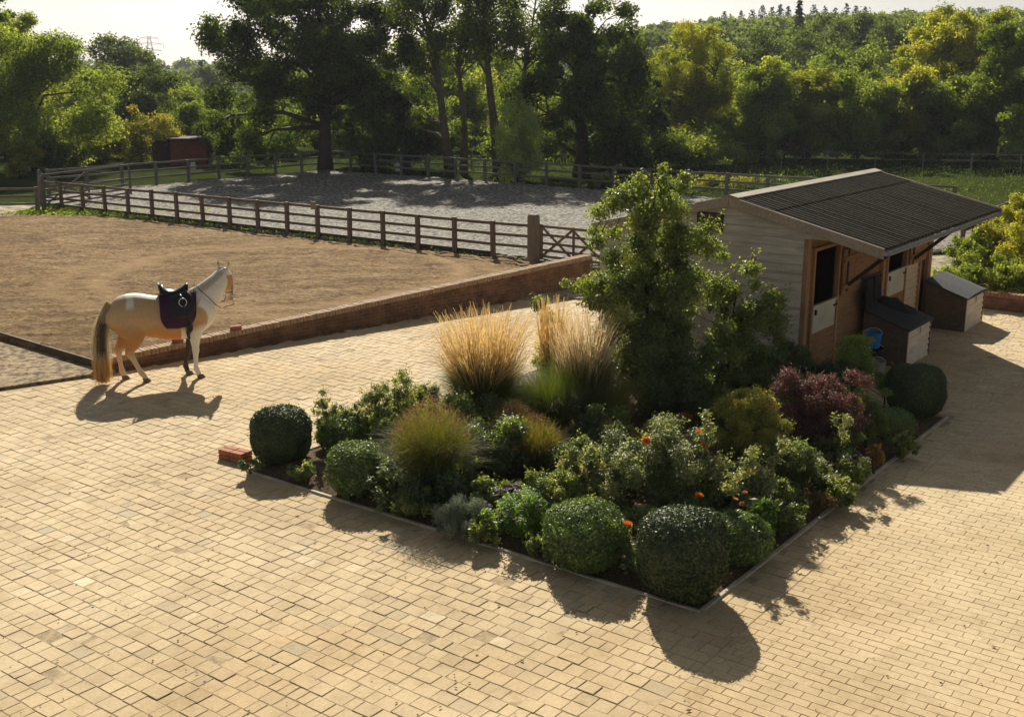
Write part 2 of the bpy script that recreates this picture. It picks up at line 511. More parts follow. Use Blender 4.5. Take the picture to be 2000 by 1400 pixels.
# ------------------------------------------------------------------ flower bed soil and edging
m_soil, nt, b = newmat('bed_soil')
v_ = coords(nt); f_ = noise(nt, v_, 14, 8, 0.75); f2_ = noise(nt, v_, 45, 5, 0.7)
nt.links.new(mixc(nt, ramp(nt, f2_, [(0.52, (0, 0, 0)), (0.6, (1, 1, 1))]), ramp(nt, f_, [(0.3, (0.045, 0.031, 0.02)), (0.7, (0.17, 0.115, 0.068))]), (0.24, 0.17, 0.10)), b.inputs['Base Color'])
b.inputs['Roughness'].default_value = 1.0; b.inputs['Specular IOR Level'].default_value = 0.1
bump(nt, b, f_, 1.0, 0.06)
def make_bed():
    n = 60; mV = []; mF = []
    for i in range(n + 1):
        for j in range(n + 1):
            u = 0.05 + 8.35 * i / n; v = -6.95 + 6.9 * j / n
            e = min(u - 0.05, 8.4 - u, v + 6.95, -0.05 - v)
            z = 0.0 + 0.12 * min(1, e / 0.5) + 0.035 * mnoise.noise(Vector((u * 3, v * 3, 0))) * min(1, e / 0.3)
            mV.append(uv(u, v, z))
    for i in range(n):
        for j in range(n):
            a = i * (n + 1) + j
            mF.append((a, a + 1, a + n + 2, a + n + 1)[::-1])
    me = bpy.data.meshes.new('soil'); me.from_pydata(mV, [], mF); me.update()
    if me.polygons[0].normal.z < 0: me.flip_normals()
    tag(link('flower_bed_soil', me, m_soil, smooth=True), kind='structure')
    # edging stones
    root = empty('bed_edging', uv(0, 0), 0, 'narrow pale stone edging laid around the planted bed', 'edging')
    rng = np.random.default_rng(8)
    m = MB()
    def run(a, b):
        a, b = Vector(a), Vector(b); L = (b - a).length; d = (b - a) / L; t = 0
        n = int(L / 0.6)
        for k in range(n):
            p0 = a + d * (k * L / n + 0.004); p1 = a + d * ((k + 1) * L / n - 0.004)
            m.bar(p0 + Vector((0, 0, rng.normal(0, .003))), p1 + Vector((0, 0, rng.normal(0, .003))), 0.05, 0.07)
    z = -0.014
    off = Vector(uv(0, 0)) 
    P = [uv(0.0, 0.0, z) - off, uv(0.0, -7.0, z) - off, uv(8.45, -7.0, z) - off, uv(8.45, 0.0, z) - off]
    run(P[0], P[1]); run(P[1] + U * .03, P[2]); run(P[3] + Vv * .0, P[0] + U * .03)
    m.build('kerb_stones', solid('edging_stone', (0.46, 0.40, 0.29), 0.85, 0.35, 5), root, bevel=0.006)
make_bed()

# ------------------------------------------------------------------ brick material and walls
def brickmat(name, sc=1.0, cols=((0.145, 0.072, 0.042), (0.22, 0.11, 0.062)), mortar=(0.17, 0.135, 0.095)):
    m, nt, b = newmat(name)
    t = N(nt, 'ShaderNodeTexCoord')
    sep = N(nt, 'ShaderNodeSeparateXYZ'); nt.links.new(t.outputs['Object'], sep.inputs[0])
    com = N(nt, 'ShaderNodeCombineXYZ')
    ad = N(nt, 'ShaderNodeMath', operation='ADD')
    nt.links.new(sep.outputs[0], ad.inputs[0]); nt.links.new(sep.outputs[1], ad.inputs[1])
    nt.links.new(ad.outputs[0], com.inputs[0]); nt.links.new(sep.outputs[2], com.inputs[1])
    br = N(nt, 'ShaderNodeTexBrick')
    nt.links.new(com.outputs[0], br.inputs['Vector'])
    br.inputs['Scale'].default_value = 1.0
    br.inputs['Brick Width'].default_value = 0.225; br.inputs['Row Height'].default_value = 0.075
    br.inputs['Mortar Size'].default_value = 0.009; br.inputs['Mortar Smooth'].default_value = 0.2
    br.inputs['Color1'].default_value = (*cols[0], 1); br.inputs['Color2'].default_value = (*cols[1], 1)
    br.inputs['Mortar'].default_value = (*mortar, 1); br.inputs['Bias'].default_value = -0.1
    f = noise(nt, coords(nt), 3.0, 6, 0.65)
    c = mixc(nt, 1.0, br.outputs['Color'], ramp(nt, f, [(0.3, (0.45, 0.45, 0.42)), (0.6, (1.15, 1.12, 1.08))]), 'MULTIPLY')
    nt.links.new(c, b.inputs['Base Color'])
    b.inputs['Roughness'].default_value = 0.9; b.inputs['Specular IOR Level'].default_value = 0.2
    bump(nt, b, br.outputs['Fac'], -0.6, 0.01)
    return m
m_brick = brickmat('red_brick')
m_cop = solid('coping_brick', (0.36, 0.245, 0.15), 0.9, 0.4, 9)
m_brickloose = solid('loose_red_brick', (0.34, 0.125, 0.06), 0.85, 0.3, 14)
W0 = Vector((-7.47, 20.02, 0)); W1 = Vector((2.1, 28.84, 0))
def brick_wall():
    d = (W1 - W0); L = d.length; ang = math.atan2(d.y, d.x)
    root = empty('brick_wall', W0, ang, 'long low red brick retaining wall beside the sand school, rising to the right', 'wall')
    m = MB(); t = 0.24
    zt = lambda x: 0.16 + 0.56 * (x / L)
    n = 40
    vs = []; 
    for i in range(n + 1):
        x = L * i / n
        vs += [(x, 0, -0.1), (x, 0, zt(x)), (x, t, zt(x)), (x, t, -0.1)]
    fs = []
    for i in range(n):
        a = i * 4; b = a + 4
        fs += [(a, b, b + 1, a + 1), (a + 1, b + 1, b + 2, a + 2), (a + 2, b + 2, b + 3, a + 3)]
    fs += [(0, 1, 2, 3), (n * 4 + 3, n * 4 + 2, n * 4 + 1, n * 4)]
    m.add(vs, fs); m.build('brickwork', m_brick, root)
    c = MB(); rng = np.random.default_rng(4); x = 0.0
    while x < L - 0.07:
        w = 0.072; z = zt(x + w / 2)
        c.box((x + w / 2, t / 2 + rng.normal(0, .003), z + 0.054 + rng.normal(0, .003)), (w, t + 0.03, 0.105), rz=rng.normal(0, .012))
        x += w + 0.008
    c.build('coping', m_cop, root, bevel=0.006)
    mm = MB(); mm.bar((0.02, t / 2, zt(0) + 0.04), (L - 0.02, t / 2, zt(L) + 0.04), t - 0.02, 0.09)
    mm.build('mortar_bed', solid('wall_mortar', (0.25, 0.2, 0.14), 0.95), root)
    p = MB(); p.box((-0.02, 0.12, 0.16), (0.16, 0.16, 0.46)); 
    o = p.build('timber_stub', wood('old_timber_stub', (0.10, 0.065, 0.04), (0.04, 0.025, 0.015), 2)); o.location = W0 + Vector((-0.05, 0.12, 0)); o.rotation_euler = (0, 0, ang)
    o.name = 'timber_post'
    tag(o, 'short dark timber stub at the left end of the brick wall, behind the horse tail', 'post')
    for px, py, yy, lab in ((451, 645, 21.85, 'single loose brick lying on top of the retaining wall right of the horse'), (362, 662, 21.0, 'single loose brick on the wall behind the horse legs')):
        bx = MB(); bx.box((0, 0, 0.04), (0.22, 0.105, 0.075))
        q = W0 + d * ((yy - W0.y) / d.y) + Vector((-0.05, 0.10, 0)); s = (yy - W0.y) / d.y * L
        o = bx.build('brick', m_brickloose, bevel=0.005); o.location = (q.x, q.y, zt(s) + 0.11); o.rotation_euler = (0, math.atan2(-0.56, L) * 1, 0.35 if px > 400 else 0.2)
        tag(o, lab, 'brick')
brick_wall()
def kerb():
    a = Vector((-7.52, 20.0, 0)); b = Vector((-16.5, 27.55, 0))
    d = b - a; L = d.length
    root = empty('sleeper_kerb', a, math.atan2(d.y, d.x), 'dark timber sleepers edging the sand school above the gravel', 'kerb')
    m = MB(); n = 5
    for i in range(n):
        m.box((L * (i + .5) / n, -0.03, 0.075), (L / n - 0.02, 0.06, 0.22))
    m.build('sleeper', wood('sleeper_wood', (0.14, 0.10, 0.06), (0.05, 0.035, 0.02), 0), root, bevel=0.01)
kerb()
def corner_pier():
    p = at(460, 897)
    root = empty('brick_pier', (p.x, p.y, 0), ANG - PI / 2 + 0.1, 'low stub of red bricks at the left corner of the planted bed', 'brick block')
    m = MB(); rng = np.random.default_rng(1)
    for k in range(2):
        for i in range(2):
            for j in range(2):
                m.box((-0.115 + .23 * i + rng.normal(0, .003), -0.058 + .116 * j + rng.normal(0, .003), 0.035 + k * 0.075), (0.222, 0.108, 0.067))
    m.build('bricks', m_brickloose, root, bevel=0.006)
corner_pier()
def right_wall():
    a = uv(17.9, -2.6); b = uv(17.9, 5.0)
    d = b - a; L = d.length
    root = empty('low_brick_wall', (a.x, a.y, 0), math.atan2(d.y, d.x), 'low red brick wall in front of the bright bank at the right edge', 'wall')
    m = MB(); m.box((L / 2, 0.12, 0.13), (L, 0.24, 0.36)); m.build('brickwork', m_brick, root)
    c = MB(); x = 0.0
    while x < L - .07:
        c.box((x + .036, 0.12, 0.352), (0.072, 0.27, 0.09)); x += 0.08
    c.build('coping', solid('red_coping', (0.30, 0.15, 0.09), 0.9, 0.35, 9), root, bevel=0.006)
right_wall()
# ------------------------------------------------------------------ timber stable
m_gable = wood('weathered_cladding', (0.58, 0.53, 0.45), (0.31, 0.275, 0.22), 1)
m_barge = wood('grey_bargeboard', (0.42, 0.35, 0.28), (0.24, 0.18, 0.13), 0)
m_orange = wood('stained_cladding', (0.36, 0.195, 0.09), (0.18, 0.09, 0.04), 0)
m_frontlit = wood('bounce_lit_cladding', (0.62, 0.50, 0.35), (0.40, 0.29, 0.18), 0)  # light bounced off the yard put into the board colour
m_post = wood('stained_post', (0.46, 0.27, 0.13), (0.25, 0.13, 0.06), 2)
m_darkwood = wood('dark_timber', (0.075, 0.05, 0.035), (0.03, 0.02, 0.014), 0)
m_galv = solid('galvanised_sheet', (0.50, 0.49, 0.42), 0.55, 0.15, 4, 0.3)
m_black = solid('black_inside', (0.012, 0.010, 0.008), 0.95, 0.2)
m_roof, nt, b = newmat('bitumen_roof_sheet')
v_ = coords(nt)
f_ = noise(nt, v_, 1.1, 7, 0.65); f2_ = noise(nt, v_, 18, 5, 0.7); f3_ = noise(nt, v_, 5, 6, 0.8)
c_ = ramp(nt, f_, [(0.3, (0.095, 0.085, 0.062)), (0.7, (0.155, 0.14, 0.10))])
c_ = mixc(nt, 1.0, c_, ramp(nt, f2_, [(0.3, (0.7, 0.7, 0.7)), (0.7, (1.35, 1.35, 1.3))]), 'MULTIPLY')
c_ = mixc(nt, ramp(nt, f3_, [(0.66, (0, 0, 0)), (0.74, (0.55, 0.55, 0.55))]), c_, (0.20, 0.19, 0.12))
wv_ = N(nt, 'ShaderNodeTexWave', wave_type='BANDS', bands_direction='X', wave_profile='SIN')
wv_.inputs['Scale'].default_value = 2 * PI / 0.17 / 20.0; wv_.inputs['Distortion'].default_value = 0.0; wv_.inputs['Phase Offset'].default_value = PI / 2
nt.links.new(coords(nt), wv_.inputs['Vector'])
c_ = mixc(nt, 1.0, c_, ramp(nt, wv_.outputs['Fac'], [(0.25, (0.35, 0.35, 0.33)), (0.7, (1.2, 1.2, 1.15))]), 'MULTIPLY')  # rib shading put into the colour: valleys darker, crests lighter
nt.links.new(c_, b.inputs['Base Color']); b.inputs['Roughness'].default_value = 0.85; b.inputs['Specular IOR Level'].default_value = 0.2
bump(nt, b, f2_, 0.4, 0.01)
def clad(m, x0, x1, ztop, face, y=0.0, z0=0.06, pitch=0.145, th=0.022, proj=0.012, side=1):
    """horizontal shiplap boards as lapped wedges on a local plane; ztop may be a function of position"""
    pass
def stable():
    LN, DP, OH = 7.0, 4.05, 1.33
    RY, RZ, EZ = 1.38, 3.26, 2.60
    sl = (RZ - EZ) / (RY + OH)
    root = empty('timber_stable', (4.93, 18.77, 0), ANG, 'grey clad timber stable block with dark corrugated roof and open canopy front', 'stable')
    def under(y): return RZ - 0.06 - abs(y - RY) * sl
    # gable end boards, x = 0 plane, facing -x : each board a lapped wedge
    for xg, sgn in ((0.0, -1), (LN, 1)):
        m = MB(); z = 0.0; pitch = 0.148
        while z < RZ - 0.1:
            zt = min(z + pitch, RZ - 0.08)
            # horizontal reach at this height
            ylo, yhi = 0.0, DP
            if z > 2.52: ylo = max(-OH + 0.04, RY - (RZ - 0.06 - z) / sl)
            y_hi2 = RY + (RZ - 0.06 - z) / sl
            yhi = min(DP, y_hi2)
            ylo2 = max(ylo, RY - (RZ - 0.06 - zt) / sl) if z > 2.3 else ylo
            yhi2 = min(yhi, RY + (RZ - 0.06 - zt) / sl)
            if yhi - ylo < 0.05: break
            o1, o2 = sgn * 0.042, sgn * 0.008
            vs = [(xg + o1, ylo, z), (xg + o1, yhi, z), (xg + o2, yhi2, zt), (xg + o2, ylo2, zt), (xg - sgn * 0.02, ylo, z), (xg - sgn * 0.02, yhi, z)]
            fs = [(0, 1, 2, 3), (4, 5, 1, 0)]
            m.add(vs, fs); z += pitch
        m.build('gable_cladding', m_gable, root)
    # solid shell behind boards
    sh = MB()
    for xg in (0.02, LN - 0.02):
        s = 1 if xg < 1 else -1
        ys = [0.0, DP, DP, RY, 0.0]; zs = [0.0, 0.0, under(DP), under(RY), under(0)]
        a = [(xg, y, z) for y, z in zip(ys, zs)]; b2 = [(xg + s * 0.05, y, z) for y, z in zip(ys, zs)]
        n = 5; sh.add(a + b2, [tuple(range(n)), tuple(range(n, 2 * n))[::-1]] + [(i, (i + 1) % n, n + (i + 1) % n, n + i) for i in range(n)])
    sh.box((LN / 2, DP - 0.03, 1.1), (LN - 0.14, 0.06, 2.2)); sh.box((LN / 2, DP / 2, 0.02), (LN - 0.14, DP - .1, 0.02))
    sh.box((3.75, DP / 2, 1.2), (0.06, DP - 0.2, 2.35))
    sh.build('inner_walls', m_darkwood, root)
    m = MB(); z = 0.0
    while z < 2.2:
        m.add([(0, DP + .026, z), (LN, DP + .026, z), (LN, DP + .008, z + .148), (0, DP + .008, z + .148)], [(3, 2, 1, 0)]); z += 0.148
    m.build('rear_cladding', m_gable, root)
    # front wall : bays of boards between door openings
    def bay(x0, x1, z0, z1, mat, name='front_cladding', y=0.0):
        m = MB(); z = z0
        while z < z1 - 0.02:
            zt = min(z + 0.12, z1)
            m.add([(x0, y - .036, z), (x1, y - .036, z), (x1, y - .007, zt), (x0, y - .007, zt), (x0, y + .0, z), (x1, y + .0, z)], [(0, 1, 2, 3), (4, 5, 1, 0)])
            z += 0.12
        m.box(((x0 + x1) / 2, y + 0.03, (z0 + z1) / 2), (x1 - x0, 0.05, z1 - z0))
        m.build(name, mat, root)
    top = under(0) - 0.02
    bay(0.1, 0.32, 0, top, m_orange)
    bay(0.32, 1.55, 2.46, top, m_orange); bay(1.55, 3.85, 0, top, m_orange)
    bay(3.85, 4.12, 0, top, m_frontlit); bay(4.12, 5.35, 2.34, top, m_orange)
    bay(5.35, 6.25, 0, 1.72, m_frontlit); bay(5.35, 6.25, 1.72, top, m_orange)  # lower boards painted paler for bounced light, orange kept under the eaves
    bay(6.25, 6.85, 2.1, top, m_orange)
    # posts
    for x, y, w in ((0.06, -0.03, 0.12), (3.84, -0.05, 0.10), (LN - 0.07, -0.03, 0.12)):
        p = MB(); p.box((x, y, top / 2), (w, 0.10, top)); p.build('corner_post', m_post, root, bevel=0.005)
    for x0, x1, zt in ((0.32, 1.55, 2.46), (4.12, 5.35, 2.34), (6.25, 6.85, 2.1)):
        p = MB()
        p.box((x0 + .03, -0.03, zt / 2), (0.06, 0.08, zt)); p.box((x1 - .03, -0.03, zt / 2), (0.06, 0.08, zt)); p.box(((x0 + x1) / 2, -0.03, zt - .03), (x1 - x0 - .12, 0.08, 0.06))
        p.build('door_frame', m_post, root)
    # half doors
    for x0, x1, zl in ((0.38, 1.49, 1.42), (4.18, 5.29, 1.48)):
        d = MB(); nb = 9
        for i in range(nb):
            w = (x1 - x0) / nb
            d.box((x0 + w * (i + .5), -0.035, zl / 2 + 0.03), (w - .006, 0.03, zl - .06))
        dd = d.build('half_door', m_orange, root)
        k = MB(); k.box(((x0 + x1) / 2 - .02, -0.058, zl - 0.24), (x1 - x0 - .10, 0.012, 0.46)); k.box(((x0 + x1) / 2, -0.045, zl + 0.01), (x1 - x0, 0.06, 0.03)); k.build('kick_plate', m_galv, dd)
        mi_ = solid('dark_iron', (0.03, 0.03, 0.03), .5, metal=.6)
        bo = MB(); bo.box((x1 - .08, -0.075, zl - .10), (.16, .025, .03)); bo.build('bolt', mi_, dd)
        bo = MB(); bo.box((x0 + .12, -0.075, zl - .1), (.05, .03, .09)); bo.build('hinge', mi_, dd)
        # hooked back top door leaf lying against the wall
        u_ = MB()
        for i in range(8):
            w = (x1 - x0) / 8
            u_.box((x1 + 0.14 + w * (i + .5), -0.075, (zl + 2.30) / 2), (w - .006, 0.03, 2.26 - zl))
        for z in (zl + .18, 2.1): u_.box((x1 + .14 + (x1 - x0) / 2, -.1, z), (x1 - x0 - .04, .022, .09))
        u_.build('top_door', m_orange, root)
    d = MB(); d.box((6.55, 0.03, 1.02), (0.48, 0.03, 2.02)); d.build('store_door', m_darkwood, root)
    # canopy brackets and purlin
    for x in (1.85, 5.62):
        p = MB(); p.bar((x, -0.12, 1.62), (x, -1.12, 2.52), 0.05, 0.07); p.bar((x, -0.08, 1.5), (x, -0.08, 2.6), 0.06, 0.05)
        p.build('canopy_bracket', m_darkwood, root)
    p = MB(); p.bar((0.03, -1.15, 2.535), (LN - .03, -1.15, 2.535), 0.06, 0.10)
    for i in range(12):
        x = 0.2 + i * (LN - .4) / 11
        p.bar((x, -1.28, under(-1.28) - .03), (x, 0, under(0) - .03), 0.05, 0.08)
    p.build('canopy_timbers', m_post, root)
    # roof : two corrugated slopes, each in two overlapping courses
    xo0, xo1 = -0.10, LN + 0.10
    nx = int((xo1 - xo0) / 0.02)
    r = MB()
    def slope(ya, za, yb, zb, lift):
        x = np.linspace(xo0, xo1, nx); w = 0.026 * np.cos(x * 2 * PI / 0.17)
        vs = [(x[i], ya, za + w[i] + lift) for i in range(nx)] + [(x[i], yb, zb + w[i] + lift) for i in range(nx)]
        vs += [(x[i], ya, za + w[i] + lift - .008) for i in range(nx)]
        f = [(i, i + 1, nx + i + 1, nx + i) for i in range(nx - 1)] + [(2 * nx + i, 2 * nx + i + 1, i + 1, i) for i in range(nx - 1)]
        r.add(vs, f)
    zz = lambda y: RZ - abs(y - RY) * sl
    slope(-OH - .03, zz(-OH - .03), 0.72, zz(0.72), 0.0)
    slope(0.56, zz(0.56), RY, zz(RY), 0.016)
    slope(DP + .15, zz(DP + .15), 2.1, zz(2.1), 0.0)
    slope(2.2, zz(2.2), RY, zz(RY), 0.016)
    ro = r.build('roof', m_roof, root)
    # underside boarding
    ub = MB()
    for ya, yb in ((-OH, RY), (DP + .1, RY)):
        ub.add([(0.0, ya, zz(ya) - .05), (LN, ya, zz(ya) - .05), (LN, yb, zz(yb) - .05), (0.0, yb, zz(yb) - .05), (0.0, ya, zz(ya) - .03), (LN, ya, zz(ya) - .03), (LN, yb, zz(yb) - .03), (0.0, yb, zz(yb) - .03)],
               [(0, 1, 2, 3), (4, 5, 6, 7), (0, 1, 5, 4), (1, 2, 6, 5), (2, 3, 7, 6), (3, 0, 4, 7)])
    ub.build('roof_boarding', m_orange, root)
    # ridge cap, split so that it reads as timber
    c = MB()
    for s in (1, -1):
        ya = RY; yb = RY - s * 0.17
        z1, z2 = RZ + 0.060, RZ + 0.060 - 0.17 * sl
        for k in range(4):
            x0 = xo0 - .01 + k * (xo1 - xo0 + .02) / 4; x1 = x0 + (xo1 - xo0 + .02) / 4 - 0.006
            c.add([(x0, ya, z1), (x1, ya, z1), (x1, yb, z2), (x0, yb, z2), (x0, ya, z1 - .022), (x1, ya, z1 - .022), (x1, yb, z2 - .022), (x0, yb, z2 - .022)],
                  [(0, 1, 2, 3), (7, 6, 5, 4), (2, 1, 5, 6), (3, 2, 6, 7), (0, 3, 7, 4)])
    c.build('ridge_cap', wood('ridge_board', (0.40, 0.35, 0.27), (0.25, 0.21, 0.15), 0), ro)
    # bargeboards
    for xg in (xo0 - 0.012, xo1 + 0.012):
        for (ya, yb) in ((-OH - .05, RY - .004), (DP + .15, RY + .004)):
            bb = MB()
            za, zb = zz(ya) + 0.035, zz(yb) + 0.035
            h = 0.17; x0, x1 = xg - .014, xg + .014
            bb.add([(x0, ya, za), (x0, yb, zb), (x0, yb, zb - h), (x0, ya, za - h), (x1, ya, za), (x1, yb, zb), (x1, yb, zb - h), (x1, ya, za - h)],
                   [(0, 1, 2, 3), (7, 6, 5, 4), (0, 4, 5, 1), (3, 2, 6, 7), (0, 3, 7, 4), (1, 5, 6, 2)])
            bb.build('bargeboard', m_barge, ro)
    # soffit strip under verge
    # gutter
    g = MB(); n = 8; ya = -OH - .09; za = zz(-OH) - 0.05
    prof = [(ya + .055 * math.cos(PI + PI * k / n), za + .055 * math.sin(PI + PI * k / n)) for k in range(n + 1)]
    vs = [(xo0, y, z) for y, z in prof] + [(xo1, y, z) for y, z in prof] + [(xo0, y + .004, z + .006) for y, z in prof] + [(xo1, y + .004, z + .006) for y, z in prof]
    q = n + 1
    g.add(vs, [(k, k + 1, q + k + 1, q + k) for k in range(n)] + [(2 * q + k, 3 * q + k, 3 * q + k + 1, 2 * q + k + 1) for k in range(n)])
    g.build('gutter', solid('grey_gutter', (0.16, 0.17, 0.17), 0.45), root)
    # louvred vent in gable
    v = MB()
    y0, y1, z0, z1 = 1.53, 1.99, 2.68, 2.96
    v.box((-0.035, (y0 + y1) / 2, z1 + .01), (0.03, y1 - y0 + .05, .025)); v.box((-0.035, (y0 + y1) / 2, z0 - .01), (0.03, y1 - y0 + .05, .025))
    v.box((-0.035, y0 - .012, (z0 + z1) / 2), (0.03, .025, z1 - z0)); v.box((-0.035, y1 + .012, (z0 + z1) / 2), (0.03, .025, z1 - z0))
    v.box((-0.028, (y0 + y1) / 2, (z0 + z1) / 2), (0.006, y1 - y0, z1 - z0))
    vo = v.build('vent', solid('vent_dark', (0.05, 0.037, 0.028), 0.9), root)
    s = MB()
    for k in range(5):
        z = z0 + (k + .5) * (z1 - z0) / 5
        M = Matrix.Rotation(0.6, 3, 'Y')
        s.box((-0.045, (y0 + y1) / 2, z), (0.006, y1 - y0, 0.05), M)
    s.build('slats', wood('vent_slat', (0.16, 0.12, 0.085), (0.07, 0.05, 0.035), 1), vo)
    l = MB(); l.box((3.2, -0.1, 2.35), (0.09, 0.08, 0.10)); l.build('security_lamp', solid('white_plastic', (0.6, 0.58, 0.52), .5), root, bevel=0.01)
    return root
stable()

# ------------------------------------------------------------------ feed bins and yard clutter
m_bindark = wood('dark_bin_boards', (0.15, 0.105, 0.072), (0.065, 0.045, 0.03), 0)
m_binlit = wood('bounce_lit_bin_boards', (0.78, 0.68, 0.53), (0.46, 0.37, 0.27), 0)  # front made paler than the sides: bounced light put into its colour
m_felt = solid('roofing_felt', (0.040, 0.045, 0.045), 0.9, 0.3, 20)
CST = Vector((4.93, 18.77, 0))
def sloc(x, y, z=0): return CST + U * x - Vv * y + Vector((0, 0, z))
def feed_bin(x0, label, w=1.36, d=0.80, h0=0.70, h1=0.97):
    root = empty('feed_bin', sloc(x0 + w / 2, -0.97 + d / 2), ANG, label, 'storage bin', 'boarded feed bins')
    m = MB(); f = MB()
    def wall(mb, a, b, ha, hb, nx_, ny_):
        k = 6
        for i in range(k):
            t0, t1 = i / k, (i + 1) / k
            o1, o2 = 0.034, 0.004
            A0 = Vector((a[0] + nx_ * o1, a[1] + ny_ * o1, ha * t0)); B0 = Vector((b[0] + nx_ * o1, b[1] + ny_ * o1, hb * t0))
            A1 = Vector((a[0] + nx_ * o2, a[1] + ny_ * o2, ha * t1)); B1 = Vector((b[0] + nx_ * o2, b[1] + ny_ * o2, hb * t1))
            Ai = Vector((a[0], a[1], ha * t0)); Bi = Vector((b[0], b[1], hb * t0))
            mb.add([A0, B0, B1, A1, Ai, Bi], [(0, 1, 2, 3), (4, 5, 1, 0)])
    x, y = w / 2, d / 2
    wall(f, (-x, -y), (x, -y), h0, h0, 0, -1)
    wall(m, (-x, y), (-x, -y), h1, h0, -1, 0); wall(m, (x, -y), (x, y), h0, h1, 1, 0); wall(m, (x, y), (-x, y), h1, h1, 0, 1)
    m.build('boarded_sides', m_bindark, root); f.build('front_boards', m_binlit, root)
    for sx in (-1, 1):
        c = MB(); c.box((sx * (x + .004), -y - .014, h0 / 2), (0.05, 0.04, h0)); c.build('corner_batten', m_bindark, root)
        c = MB(); c.box((sx * (x + .0), y + .0, h1 / 2), (0.05, 0.05, h1)); c.build('corner_batten', m_bindark, root)
    L = MB(); ya, yb = -y - .07, y + .05; sl = (h1 - h0) / d
    za, zb = h0 - .07 * sl + .02, h1 + .05 * sl + .02; X = x + .06
    # lid with a shallow crown
    ring = [(-X, 0), (-X * .35, 0.03), (X * .55, 0.035), (X, 0)]
    vs = []
    for yy, z_ in ((ya, za), (yb, zb)):
        vs += [(xx, yy, z_ + c_ + .03) for xx, c_ in ring] + [(xx, yy, z_ + c_ * .0) for xx, c_ in ring]
    n = 8
    fs = [(i, i + 1, n + i + 1, n + i) for i in range(3)] + [(4 + i + 1, 4 + i, n + 4 + i, n + 4 + i + 1) for i in range(3)]
    fs += [(i + 1, i, 4 + i, 4 + i + 1) for i in range(3)] + [(n + i, n + i + 1, n + 4 + i + 1, n + 4 + i) for i in range(3)]
    fs += [(0, n, n + 4, 4), (n + 3, 3, 7, n + 7)]
    L.add(vs, fs); L.build('lid', m_felt, root, bevel=0.004)
    h = MB(); h.box((0.05, -y - .04, h0 - .1), (.06, .02, .10)); h.build('hasp', m_galv, root)
    return root
feed_bin(2.76, 'boarded feed bin with a dark blanket heap on its lid, nearer to the flower bed')
feed_bin(6.58, 'boarded feed bin with bare felt lid, farther one beside the low brick wall')
def lumpy(pts_fn, nu, nv, name, mat, label=None, cat=None, closed=True):
    vs = [pts_fn(i / (nu if closed else nu - 1), j / (nv - 1)) for j in range(nv) for i in range(nu)]
    fs = []
    for j in range(nv - 1):
        for i in range(nu if closed else nu - 1):
            i2 = (i + 1) % nu
            fs.append((j * nu + i, j * nu + i2, (j + 1) * nu + i2, (j + 1) * nu + i))
    m = MB(); m.add(vs, fs)
    o = m.build(name, mat, smooth=True)
    if label: tag(o, label, cat)
    return o
def blanket():
    base = sloc(2.76 + .95, -0.45, 0.93)
    def f(s, t):
        a = 2 * PI * s; r = math.sin(PI * (0.5 * t)) if t < 1 else 1
        x = 0.30 * r * math.cos(a) * (1 + .18 * math.sin(3 * a)); y = 0.42 * r * math.sin(a) * (1 + .15 * math.cos(2 * a + 1))
        n = mnoise.noise(Vector((x * 7, y * 7, 2)))
        zl = (0.045 + .10 * math.cos(PI * .5 * t) + 0.05 * n) * (1 if t < .98 else 0.0)
        p = base + U * x - Vv * y + Vector((0, 0, zl + y * 0.33 - .015))
        return p
    lumpy(f, 28, 12, 'horse_blanket', solid('black_cloth', (0.018, 0.019, 0.022), 0.8, 0.4, 9), 'crumpled black blanket lying on the lid of the nearer feed bin', 'blanket')
blanket()
def bucket(p, r, h, mat, label, name='bucket', n=20, group=None):
    root = empty(name, p, 0, label, 'bucket', group)
    m = MB()
    prof = [(0, 0.0), (r * .78, 0.0), (r, h), (r * 1.05, h), (r * 1.05, h - .02), (r * .97, h), (r * .93, h - .01), (r * .74, 0.015), (0, 0.015)]
    vs = [(q[0] * math.cos(2 * PI * k / n), q[0] * math.sin(2 * PI * k / n), q[1]) for q in prof for k in range(n)]
    fs = [(j * n + k, j * n + (k + 1) % n, (j + 1) * n + (k + 1) % n, (j + 1) * n + k) for j in range(len(prof) - 1) for k in range(n)]
    m.add(vs, fs); m.build('tub', mat, root, smooth=False)
    hd = MB(); hd.tube([(r * math.cos(a), 0.01, h - .03 + .10 * math.sin(a)) for a in np.linspace(0, PI, 9)], 0.007, 6)
    hd.build('handle', m_galv, root)
    return root
q = sloc(2.35, -0.45)
bucket(q + Vector((0, 0, .0)), 0.26, 0.40, solid('black_rubber', (0.02, 0.02, 0.02), .7), 'large black rubber tub standing under the stable canopy beside the bin', 'rubber_tub')
bucket(q + Vector((.02, -.02, .40)), 0.17, 0.30, solid('blue_plastic', (0.02, 0.17, 0.42), .4, .1), 'bright blue plastic bucket perched between half door and feed bin')
bucket(sloc(1.9, -0.75), 0.15, 0.27, solid('grey_plastic', (0.30, 0.29, 0.27), .5), 'grey bucket on the ground under the canopy, below the blue one')
